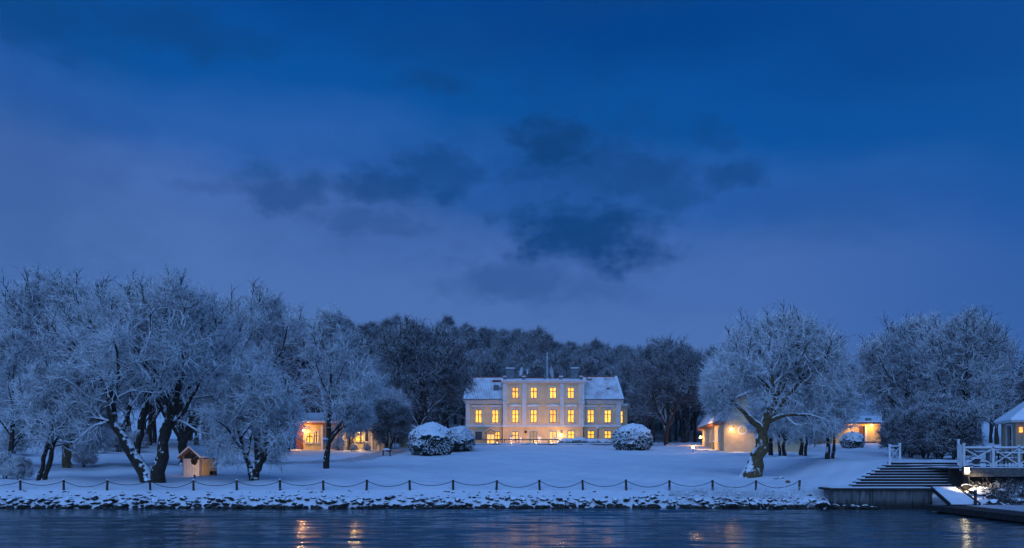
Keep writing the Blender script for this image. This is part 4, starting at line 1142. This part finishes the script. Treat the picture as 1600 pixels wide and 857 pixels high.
# re-parent the windows straight to the cottage
for w in [c for c in list(piv.children)]:
    w.parent = mc; w.rotation_euler = (0, 0, math.pi)
bpy.data.objects.remove(piv)
b = MB().prism([(.55, EH-.05), (.6, EH+.22), (-.2, EH+.3), (-.2, EH-.05)], 'x', -.5, LEN+.4); b.build('fascia', MT['orange'], mc)
prof = [(.62, EH+.22), (-1.1, 5.3), (-GW_/2, 6.55), (-GW_+1.1, 5.3), (-GW_-.62, EH+.22), (-GW_-.45, EH+.15), (-GW_+1.3, 5.15), (-GW_/2, 6.35), (-1.3, 5.15), (.45, EH+.12)]
MB().prism(prof, 'x', -.45, LEN+.35).build('roof', MT['tile'], mc)
# snow blanket
prof2 = [(.55, EH+.30), (-1.12, 5.36), (-GW_/2, 6.62), (-GW_+1.12, 5.36), (-GW_-.5, EH+.32), (-GW_+1.1, 5.50), (-GW_/2, 6.85), (-1.1, 5.50), (.58, EH+.46)]
MB().prism(prof2, 'x', -.40, LEN+.28).build('roof_snow', MT['snow'], mc)
MB().tube([(1.0+LEN*.35, .1, EH), (1.0+LEN*.35, .1, -.5)], .07, 6).build('downpipe', MT['iron'], mc)
# round gable window and gable lamp
b = MB(); b.lathe([(.36, 0), (.52, 0), (.52, .09), (.36, .09)], 20); b.v = [(-p[2]-.02, p[0], p[1]) for p in b.v]
rw_ = b.build('round_window', MT['trim'], mc, (0, -1.95, 1.9), fix=True)
b = MB(); b.lathe([(.001, 0), (.37, 0)], 20); b.v = [(-p[2], p[0], p[1]) for p in b.v]; b.build('pane', MT['paneD'], rw_, (-.04, 0, 0))
lm = MB().lathe([(.02, .0), (.12, .03), (.14, .2), (.02, .28)], 10, (-.32, -.75, 1.85)).build('wall_lamp', MT['bulb'], mc)
shaded(lm, (-1.3, -1.2, 2.0), 150, (0, -1.4, .6), (1, .50, .13), 150)
lm = MB().lathe([(.02, .0), (.14, .03), (.16, .24), (.02, .32)], 10, (LEN*.93, .35, 1.5)).build('wall_lamp', MT['bulb'], mc)
point(lm, (LEN*.93, .9, 1.5), 110, (1, .5, .15)); shaded(lm, (LEN*.3, 3.0, 1.6), 700, (LEN*.35, 0, 1.3), (1, .6, .25), 150)  # second light: fill added off the long wall to brighten it, no fixture
p = at(1083, 88)
gl = thing('path_light', 'tiny path light in the snow left of the mansard cottage', 'path light', p)
MB().tube([(0,0,-.1),(0,0,.5)], .03, 6).build('stem', MT['iron'], gl); MB().lathe([(.02, .5), (.12, .5), (.12, .62), (.02, .7)], 8).build('head', MT['bulb'], gl)
point(gl, (0, 0, .85), 25, (1, .6, .25))

# ================================================================ low yellow house
YY = 105.0; yk = YY/F_PX
yx = PX(1345, YY)
yh = thing('low_yellow_house', 'low yellow house with a brown door under a lit porch', 'house', (yx, YY, ZP(691, YY)))
def q_(px): return (px-1345)*yk
def r_(py): return (691-py)*yk
od = [(q_(1342.5), q_(1353), 0.05, r_(666))]
wall_front(MB(), q_(1300), q_(1376), -1, r_(663), 0, od, .3).build('wall', MT['yellowwall'], yh, fix=False)
MB().box(q_(1300)+.003, q_(1376)-.003, .31, 6, -1, r_(663)-.003).build('wall_core', MT['yellowwall'], yh)
dr = MB().box(od[0][0], od[0][1]-.12, .16, .22, .05, od[0][3]).build('door', MT['browndoor'], yh)
MB().box(od[0][1]-.3, od[0][1]-.24, .08, .16, 1.0, 1.05).build('handle', MT['zinc'], dr)
MB().box(od[0][1]-.11, od[0][1]+.1, -.06, .22, .05, od[0][3]+.1).build('door_post', MT['whitewood'], yh)
MB().box(q_(1335), q_(1366), -.8, -.003, -.6, .05).build('door_step', MT['concrete'], yh)
for px in (1321, 1328.5, 1336):
    window(yh, q_(px)-.24, q_(px)+.24, r_(680), r_(667), -.12, 'paneW', cols=1, rows=(), surround=.0, sill=False, fmat='whitewood', ft=.04)
MB().box(q_(1300)-.3, q_(1376)+.3, -1.0, 6.4, r_(663), r_(660.5)).build('eave_board', MT['greywood'], yh)
MB().prism([(-1.1, r_(660.5)), (6.5, r_(660.5)), (6.5, r_(659)), (2.6, r_(655.5)), (-1.1, r_(659))], 'x', q_(1300)-.35, q_(1376)+.35).build('roof_snow', MT['snow'], yh)
MB().box(q_(1361), q_(1367), 1, 1.8, r_(658), r_(653)).build('chimney', MT['chimney'], yh)
lm = MB().lathe([(.02, .0), (.1, .03), (.1, .14), (.02, .2)], 10, (q_(1359), -.55, r_(663.6)-.2)).build('porch_lamp', MT['bulb'], yh)
point(lm, (q_(1359), -.8, r_(668)), 130, (1, .50, .12)); point(lm, (q_(1330), -.8, r_(668)), 80, (1, .50, .12))

# ================================================================ striped hut
hp = at(300, 52)
hut = thing('striped_hut', 'tiny pump hut with pale vertical slats, snowy roof and wreath', 'hut', (hp[0], hp[1], hp[2]-.05), R(-26))
w2, dp, eh, ap = .70, 1.35, 1.18, 1.66
MB().prism([(-w2, 0), (w2, 0), (w2, eh), (0, ap), (-w2, eh)], 'y', 0, .05).build('front_wall', MT['darkwood'], hut)
for i in range(10):
    x0 = -w2+.03+i*(2*w2-.06)/10
    if i in (6, 7): zt = .72
    else: zt = 1.06 if i < 6 else 1.0
    MB().box(x0, x0+.066, -.05, -.002, .0, zt).build('slat', MT['whitewood'], hut)
for i in range(9):
    y0 = .055+i*(dp-.06)/9
    MB().box(w2-.04, w2+.004*(i % 2), y0+.004, y0+(dp-.06)/9-.004, .0 if i < 5 else .28, eh).build('side_board', MT['yellowwall'], hut)
MB().box(-w2, -w2+.04, .055, dp, 0, eh).build('side_wall', MT['greywood'], hut)
MB().prism([(-w2, 0), (w2, 0), (w2, eh), (0, ap), (-w2, eh)], 'y', dp-.05, dp).build('back_wall', MT['greywood'], hut)
MB().box(w2-.03, w2+.05, -.06, .05, 0, eh+.05).build('corner_board', MT['greydoor'], hut)
MB().box(-w2-.05, -w2+.03, -.06, .05, 0, eh+.05).build('corner_board', MT['greydoor'], hut)
MB().box(w2-.12, w2+.0, dp-.12, dp+.02, -.2, .28).build('foot', MT['browndoor'], hut)
for s in (-1, 1):
    MB().prism([(0, ap+.02), (s*.98, eh-.13), (s*.98, eh-.06), (0, ap+.10)], 'y', -.26, dp+.2).build('roof_board', MT['greywood'], hut)
    MB().prism([(0, ap+.10), (s*1.0, eh-.06), (s*1.0, eh+.02), (0, ap+.22)], 'y', -.28, dp+.22).build('roof_snow', MT['snow'], hut)
b = MB(); b.smooth = True
ring = [(.30+.19*math.cos(q*math.pi/9), -.10, .92+.19*math.sin(q*math.pi/9)) for q in range(19)]
b.tube(ring, [.065+.02*math.sin(q*2.3) for q in range(19)], 7, False)
wr = tag(b.build('wreath', MT['wreath'], None), 'dark round wreath hanging on the front of the striped hut', 'wreath'); wr.location = hut.location; wr.rotation_euler = hut.rotation_euler
# ground spot beside the hut
p = (hp[0]+1.0, hp[1]-2.2, gzf(hp[0]+1.0, hp[1]-2.2))
gs = thing('ground_spotlight', 'small ground spotlight in the snow beside the striped hut', 'spotlight', p)
MB().tube([(0,0,-.1),(0,0,.10)], .03, 6).build('stake', MT['iron'], gs); MB().lathe([(.03, .08), (.07, .1), (.07, .18), (.04, .18)], 8).build('head', MT['iron'], gs)
shaded(gs, (0, .1, .45), 120, (-1.0, 2.3, .75), (1, .56, .22), 70, .05)

# ================================================================ chain fence
FY = 42.9
cf = thing('chain_fence', 'low chain fence with dark posts along the top of the bank', 'fence', (0, FY, 0))
posts = []
pm = MB().tube([(0,0,-.25),(0,0,.50),(0,0,.53)], [.062, .058, .045], 8).mesh('post')
cm = MB().lathe([(.06, .525), (.05, .565), (.01, .585)], 8).mesh('snow_cap')
xs_p = [PX(32+67.6*i, FY) for i in range(-2, 19)]
for x in xs_p:
    z = gzf(x, FY); z0 = z+random.uniform(-.015, .02)
    o = link('post', pm, MT['postwood'], cf, (x, 0, z0)); o.rotation_euler = (random.gauss(0, .03), random.gauss(0, .045), random.random()*3)
    link('snow_cap', cm, MT['snow'], o)
    posts.append((x, z0+.47))
for (xa, za), (xb, zb) in zip(posts[:-1], posts[1:]):
    sag = random.uniform(.20, .36); n = 15
    pts = [(xa+(xb-xa)*t/n, 0, za+(zb-za)*t/n-sag*(1-(2*t/n-1)**2)) for t in range(n+1)]
    MB().tube(pts, .017, 5).build('chain', MT['iron'], cf)

# ================================================================ landing: quay wall, steps, railings, deck, pavilion, jetty, ramp
qz = 1.02
qw = thing('quay_wall', 'stained concrete quay wall at the foot of the landing steps', 'wall', (0, 41.0, 0))
x0, x1 = PX(1298, 41), PX(1457, 41)
npan = 5
for i in range(npan):
    a_, c_ = x0+.1+(x1-x0-.1)*i/npan, x0+.1+(x1-x0-.1)*(i+1)/npan
    MB().box(a_+.008, c_-.008, .02*(i % 2), 1.2, -1.2, qz-.10).build('panel', MT['quay'], qw)
MB().box(x0-.1, x1+.1, -.14, 1.4, qz-.10, qz).build('coping', MT['darkwood'], qw)
MB().box(x0+.0, x1, -.06, 1.4, qz, qz+.035).build('snow_cap', MT['snow'], qw)

st = thing('landing_steps', 'wide dark timber steps dusted with snow climbing from the quay', 'steps', (0, 42, 0))
ns = 9
for i in range(ns):
    t = i/(ns-1); y0 = 42.0+i*.385; z = qz+.13+i*.138
    xl = PX(1331+60*t**1.1, y0); xr = PX(1506, y0) if i > 2 else PX(1500-6*(2-i), y0)
    tm = MB().box(xl, xr, y0-42.0-.03, y0-42+.42, z-.05, z).build('tread', MT['darkwood'], st)
    MB().box(xl+.03, xr-.03, y0-42, y0-42+.38, z, z+.022).build('snow_cap', MT['snow'], tm)
    MB().box(xl+.05, xr-.05, y0-42+.04, y0-42+.09, z-.30, z-.05).build('riser', MT['darkwood'], st)

def xrail(name, label, pts, hts, mat='whitewood', caps=True):
    """white cross-braced railing; pts: list of (x,y,z base) posts"""
    o = thing(name, label, 'railing', pts[0])
    P0 = Vector(pts[0])
    L = [Vector(p)-P0 for p in pts]
    for p, h in zip(L, hts):
        q = MB().box(p.x-.045, p.x+.045, p.y-.045, p.y+.045, p.z-.15, p.z+h).build('post', MT[mat], o)
        MB().box(p.x-.06, p.x+.06, p.y-.06, p.y+.06, p.z+h, p.z+h+.035).build('snow_cap', MT['snow'], q)
    for a_, c_, h in zip(L[:-1], L[1:], hts):
        h2 = min(h, hts[1])-.10
        MB().beam((a_.x, a_.y, a_.z+h2), (c_.x, c_.y, c_.z+h2), .09, .06).build('top_rail', MT[mat], o)
        MB().beam((a_.x, a_.y, a_.z+h2+.045), (c_.x, c_.y, c_.z+h2+.045), .07, .03).build('rail_snow', MT['snow'], o)
        MB().beam((a_.x, a_.y, a_.z+.14), (c_.x, c_.y, c_.z+.14), .06, .06).build('bottom_rail', MT[mat], o)
        MB().beam((a_.x, a_.y, a_.z+.17), (c_.x, c_.y, c_.z+h2-.03), .035, .05).build('cross_brace', MT[mat], o)
        MB().beam((a_.x+.0, a_.y+.04, a_.z+h2-.03), (c_.x, c_.y+.04, c_.z+.17), .035, .05).build('cross_brace', MT[mat], o)
    return o
DZ = ZP(731.5, 41.0)
fx = [PX(1506, 41), PX(1551.5, 41), PX(1592, 41), PX(1634, 41), PX(1676, 41)]
xrail('deck_railing', 'white cross braced railing along the front of the deck', [(x, 41.0, DZ) for x in fx], [1.18, 1.10, 1.10, 1.1, 1.1])
zt = qz+.13+(ns-1)*.138
xrail('stair_railing', 'white railing panel with a taller post between the deck and the steps', [(PX(1497.5, 44.6), 44.6, zt), (fx[0]-.02, 41.25, DZ)], [1.22, 1.1])
p1 = (PX(1390, 45.0), 45.0); p2 = (PX(1406, 46.5), 46.5)
xrail('stair_railing', 'short white railing panel standing alone at the top of the steps by the lawn', [(p1[0], p1[1], zt-.05), (p2[0], p2[1], zt)], [1.02, 1.05])
xrail('deck_railing', 'white railing along the rear edge of the deck', [(PX(1499, 45.5), 45.5, DZ+.1), (PX(1550, 45.5), 45.5, DZ+.1), (PX(1600, 45.5), 45.5, DZ+.1)], [1.0, 1.0, 1.0], 'greywood')

dk = thing('deck', 'raised timber deck above the rubble slope', 'deck', (fx[0], 41, DZ))
for i in range(18):
    y0 = i*.26
    MB().box(-.12, 9.0, y0-.08, y0+.165, -.05, 0).build('plank', MT['greywood'], dk)
MB().box(-.10, 9.0, -.05, 4.5, .002, .03).build('snow_cover', MT['snow'], dk)
for k_, (z0, z1) in enumerate(((-.24, -.055), (-.43, -.25))):
    MB().box(-.12 if k_ == 0 else .02, 9.0, -.14, -.09, z0, z1).build('fascia_board', MT['greywood'], dk)
for x in (0.0, 2.2, 4.4):
    MB().box(x-.09+.2, x+.09+.2, .1, .28, -1.5, -.05).build('pile', MT['darkwood'], dk)
MB().box(-.1, 9, 1.2, 1.3, -1.6, -.05).build('back_board', MT['darkwood'], dk)

# flood lamp on the deck corner
fl = thing('flood_lamp', 'bright flood lamp under the deck corner beside the steps', 'lamp', (PX(1511, 40.4), 40.4, ZP(741, 40.4)))
MB().box(-.16, .16, .02, .16, -.02, .36).build('housing', MT['iron'], fl)
MB().box(-.10, .10, -.01, .018, .07, .31).build('glass', MT['flood'], fl)
MB().beam((-.05, .1, .36), (.35, .1, .42), .05, .05).build('bracket', MT['iron'], fl)
MB().beam((.1, .1, 0), (.22, .15, -.5), .05, .05).build('bracket', MT['iron'], fl)
sp = bpy.data.lights.new('flood_light', 'SPOT'); sp.energy = 250; sp.color = (1, .78, .42); sp.spot_size = R(120); sp.spot_blend = .6; sp.shadow_soft_size = .12
so = bpy.data.objects.new('flood_light', sp); COL.objects.link(so); so.parent = fl; so.location = (0, -.08, .15); so.rotation_euler = (R(35), 0, R(-30))

# ramp down to the jetty
rp = thing('gangway', 'snow covered gangway sloping from the quay down to the jetty', 'gangway', (PX(1476, 41), 41, qz))
ra, rb, rc_, rd = (PX(1457, 41), 41.2, qz+.02), (PX(1497, 41), 41.2, qz+.02), (PX(1529, 38.4), 38.3, .36), (PX(1482, 38.4), 38.3, .36)
P0 = Vector(rp.location)
def loc3(p): return tuple(Vector(p)-P0)
b = MB(); dn_ = Vector((0, 0, .07))
tp_ = [Vector(loc3(p)) for p in (ra, rb, rc_, rd)]; bt_ = [p-dn_ for p in tp_]
b.add([*bt_, *tp_], [(0,1,2,3),(7,6,5,4),(0,4,5,1),(1,5,6,2),(2,6,7,3),(3,7,4,0)]); b.build('ramp_deck', MT['darkwood'], rp)
b = MB(); up_ = Vector((0, 0, .045)); ins = [tp_[0].lerp(tp_[1], .05), tp_[1].lerp(tp_[0], .04), tp_[2].lerp(tp_[3], .04), tp_[3].lerp(tp_[2], .05)]
b.add([*[p+Vector((0,0,.002)) for p in ins], *[p+up_ for p in ins]], [(3,2,1,0),(4,5,6,7),(0,1,5,4),(1,2,6,5),(2,3,7,6),(3,0,4,7)]); b.build('snow_cover', MT['snow'], rp)
for s_, e_ in ((tp_[0], tp_[3]), (tp_[1], tp_[2])): MB().beam(s_, e_, .08, .16).build('side_beam', MT['darkwood'], rp)

jt = thing('jetty', 'low dark plank jetty reaching out over the water', 'jetty', (19.3, 38.7, .3))
for i in range(22):
    y1 = -i*.5
    MB().box(0, 6.2, y1-.485, y1, -.06, 0).build('plank', MT['darkwood'], jt)
MB().box(1.6, 6.0, -11, -.03, .003, .02).build('snow_cover', MT['path'], jt)
MB().box(-.06, .0, -11, .02, -.22, .02).build('side_beam', MT['darkwood'], jt)
MB().box(-.05, 6.2, .0, .06, -.22, .02).build('side_beam', MT['greywood'], jt)
for i in range(4):
    for x in (.3, 3.2): MB().tube([(x, -.6-i*3, -1.5), (x, -.6-i*3, -.06)], .13, 8).build('pile', MT['darkwood'], jt)
mp_ = thing('mooring_post', 'dark mooring post standing on the jetty beside the gangway', 'post', (PX(1524, 38.2), 38.2, .28))
MB().tube([(0,0,0),(0,0,.72)], .07, 8).build('shaft', MT['iron'], mp_); MB().lathe([(.075, .72), (.06, .77), (.01, .79)], 8).build('snow_cap', MT['snow'], mp_)

# pavilion at the right edge, seen along its narrow side
VY = 47.0
pv = thing('pavilion', 'beige boarded pavilion with snowy hipped roof beside the deck', 'pavilion', (PX(1588, VY), VY, DZ), R(-16))
ez = ZP(660, VY)-DZ; PD, PW = 2.7, 5.2
# narrow side wall (local x = 0, facing -x) with one tall window: built facing -y, then turned
ow = (-1.75, -.75, .55, 2.35)
sw = wall_front(MB(), -PD, 0, -1, ez, 0, [ow]); turn = lambda p: (p[1], -p[0], p[2])
sw.v = [turn(p) for p in sw.v]; sw.build('side_wall', MT['beige'], pv, fix=False)
w = window(pv, *ow, 0, 'darkglass', cols=1, rows=(.5,), surround=.10, sill=True, fmat='greydoor', trim='trim'); w.rotation_euler = (0, 0, R(-90))
MB().box(.23, PW, .03, PD, -1, ez-.002).build('wall_core', MT['beige'], pv)
n_ = 20
for i in range(n_):
    x = i*PW/n_
    MB().box(x+.006, x+PW/n_-.006, -.02-.012*(i % 2), .04, -.8, ez).build('wall_board', MT['beige'], pv)
MB().box(-.05, .09, -.07, .06, -.8, ez).build('corner_board', MT['beige'], pv)
MB().box(-.06, .06, PD-.1, PD+.04, -.8, ez).build('corner_board', MT['beige'], pv)
MB().box(-.30, PW+.3, -.30, PD+.3, ez, ez+.10).build('eave_board', MT['trim'], pv)
b = MB(); e0, e1 = ez+.10, ez+2.3
b.add([(-.38,-.38,e0),(PW+.38,-.38,e0),(PW+.38,PD+.38,e0),(-.38,PD+.38,e0),(-.36,-.36,e0+.1),(PW+.36,-.36,e0+.1),(PW+.36,PD+.36,e0+.1),(-.36,PD+.36,e0+.1),(2.2,PD/2,e1),(3.2,PD/2,e1)],
      [(3,2,1,0),(0,1,5,4),(1,2,6,5),(2,3,7,6),(3,0,4,7),(4,5,9,8),(5,6,9),(6,7,8,9),(7,4,8)])
b.build('roof_snow', MT['snow'], pv)
lm = MB().box(.12, .26, -.22, -.03, ZP(676, VY)-DZ, ZP(668, VY)-DZ).build('wall_lantern', MT['paneY'], pv)

# deck furniture
def deck_chair(px, Y, rz, label):
    x = PX(px, Y); o = thing('deck_chair', label, 'chair', (x, Y, DZ), rz, 'chairs on the deck')
    for sx in (-.22, .22):
        for sy in (-.2, .2): MB().tube([(sx, sy, 0), (sx*.95, sy*.95, .45 if sy < 0 else .9)], .02, 6).build('leg', MT['zinc'], o)
    MB().box(-.24, .24, -.22, .22, .43, .47).build('seat', MT['greywood'], o); MB().box(-.2, .2, -.18, .18, .47, .54).build('snow_cap', MT['snow'], o)
    MB().box(-.22, .22, .19, .22, .6, .9).build('backrest', MT['greywood'], o)
deck_chair(1565, 43.4, .4, 'grey chair with snowy seat at the snowy deck table')
deck_chair(1583, 44.2, -2.6, 'grey chair behind the snowy deck table')
x = PX(1572, 43.0)
dt = thing('deck_table', 'low deck table under a layer of snow', 'table', (x+.25, 43.0, DZ))
for sx in (-.5, .5):
    for sy in (-.25, .25): MB().box(sx-.03, sx+.03, sy-.03, sy+.03, 0, .68).build('leg', MT['darkwood'], dt)
MB().box(-.6, .6, -.35, .35, .68, .73).build('top', MT['darkwood'], dt); MB().box(-.57, .57, -.32, .32, .73, .80).build('snow_cap', MT['snow'], dt)
x = PX(1536, 42.2)
gr = thing('covered_grill', 'boxy grill with two snowy shelves behind the deck railing', 'grill', (x, 42.2, DZ))
for sx in (-.25, .25): MB().box(sx-.025, sx+.025, -.15, .15, 0, .75).build('leg', MT['zinc'], gr)
MB().box(-.4, .4, -.22, .22, .72, .80).build('shelf', MT['zinc'], gr); MB().box(-.3, .28, -.2, .2, .86, 1.0).build('lid', MT['zinc'], gr); MB().box(-.3, .28, -.2, .2, 1.0, 1.06).build('snow_cap', MT['snow'], gr)
x = PX(1524, 41.5)
bw = thing('planter_bowl', 'snow filled bowl on a short pedestal at the deck corner', 'planter', (x, 41.5, DZ))
b = MB(); b.smooth = True; b.lathe([(.1, 0), (.07, .2), (.12, .26), (.26, .42), (.27, .45), (.01, .46)], 14); b.build('bowl', MT['concrete'], bw)
b = MB(); b.smooth = True; b.lathe([(.26, .45), (.16, .52), (.01, .55)], 14); b.build('snow_cap', MT['snow'], bw)

# small debris on the lawn
p = at(1231, 47.5)
b = MB(); b.lathe([(.01, .16), (.12, .13), (.15, 0)], 7); tag(b.build('red_bucket', MT['redwall'], None, (p[0], p[1], p[2]-.02)), 'small red upturned pot lying in the snow by the old tree', 'pot')
for i, px in enumerate((1213, 1219, 1223)):
    p = at(px, 49.5); o = link('stone', ROCKS[i], None, None, (p[0], p[1], p[2]+.02)); o.scale = (.34, .26, .26); tag(o, 'small dark stone poking through the snow by the red pot', 'stone', 'stones by the red pot')

# frosted dry stems on the bank
def stems(slope=False):
    g = np.random.default_rng(9); pts = []; rad = []
    def clump(x, y, n, hgt, spread):
        for _ in range(n):
            p = np.array([x+g.normal(0, spread), y+g.normal(0, spread*.5), 0]); p[2] = gzf(p[0], p[1])-.03
            d = nrm(np.array([g.normal(0, .5), g.normal(-.15, .35), 1.0])); L = hgt*g.uniform(.4, 1.2)
            q = [p]
            for k in range(4): d = nrm(d+g.normal(0, .12, 3)+np.array([0, 0, -.14*k])+d*np.array([.2, .2, 0])); q.append(q[-1]+d*L/4)
            pts.append(q); rad.append(np.array([1, .9, .75, .55, .2])*g.uniform(.006, .013)*(1.7 if slope else 1))
    if slope:
        for _ in range(380): clump(g.uniform(22.9, 29), 38.45+2.6*g.random(), 18, g.uniform(.3, .75), .22)
    x = -30.0
    while x < 16 and not slope:
        clump(x, shore(x)+g.uniform(.5, 2.2), int(g.integers(2, 9)), g.uniform(.2, .5), .3); x += g.uniform(.4, 1.5)
    for _ in range(60 if not slope else 0): clump(g.uniform(-30, 18), 43.5+22*g.random()**2, int(g.integers(1, 4)), g.uniform(.08, .28), .1)
    for x in (np.arange(8, 16.4, .085) if not slope else ()): clump(x, shore(x)+g.uniform(-.1, 1.5), 14, .55, .25)
    for x in ((16.2, 16.5, 16.9, 17.3, 17.6, 18.2) if not slope else ()): clump(x, 40.7, 16, .75-.25*(x-16)/2, .16)
    t = Tree(1, (0,0,0), (1,1,1)); t.emit(np.array(pts), np.array(rad), 3, True)
    return np_mesh('dry_stems', np.concatenate(t.cr[0]), np.concatenate(t.cr[1]))
tag(link('dry_stems', stems(), MT['twig_pale']), 'frosted dry stems and grass along the rubble bank', 'dry grass', kind='stuff')
tag(link('brushwood', stems(True), MT['shoot']), 'tangle of dark brushwood dusted with snow on the slope below the deck', 'brushwood', kind='stuff')

# ================================================================ winter air
hz = MB().box(-420, 420, -30, 420, -3.2, 62).build('haze', None)
m, n, l, b = new_mat('haze_air'); n.remove(b)
pvn = N(n, 'ShaderNodeVolumePrincipled'); pvn.inputs['Color'].default_value = (0.80, 0.86, 0.95, 1); pvn.inputs['Density'].default_value = 0.0003; pvn.inputs['Anisotropy'].default_value = 0.2
l.new(pvn.outputs[0], n['Material Output'].inputs['Volume'])
hz.data.materials.append(m); tag(hz, 'thin blue winter haze over the shore and the wooded hill', kind='stuff')
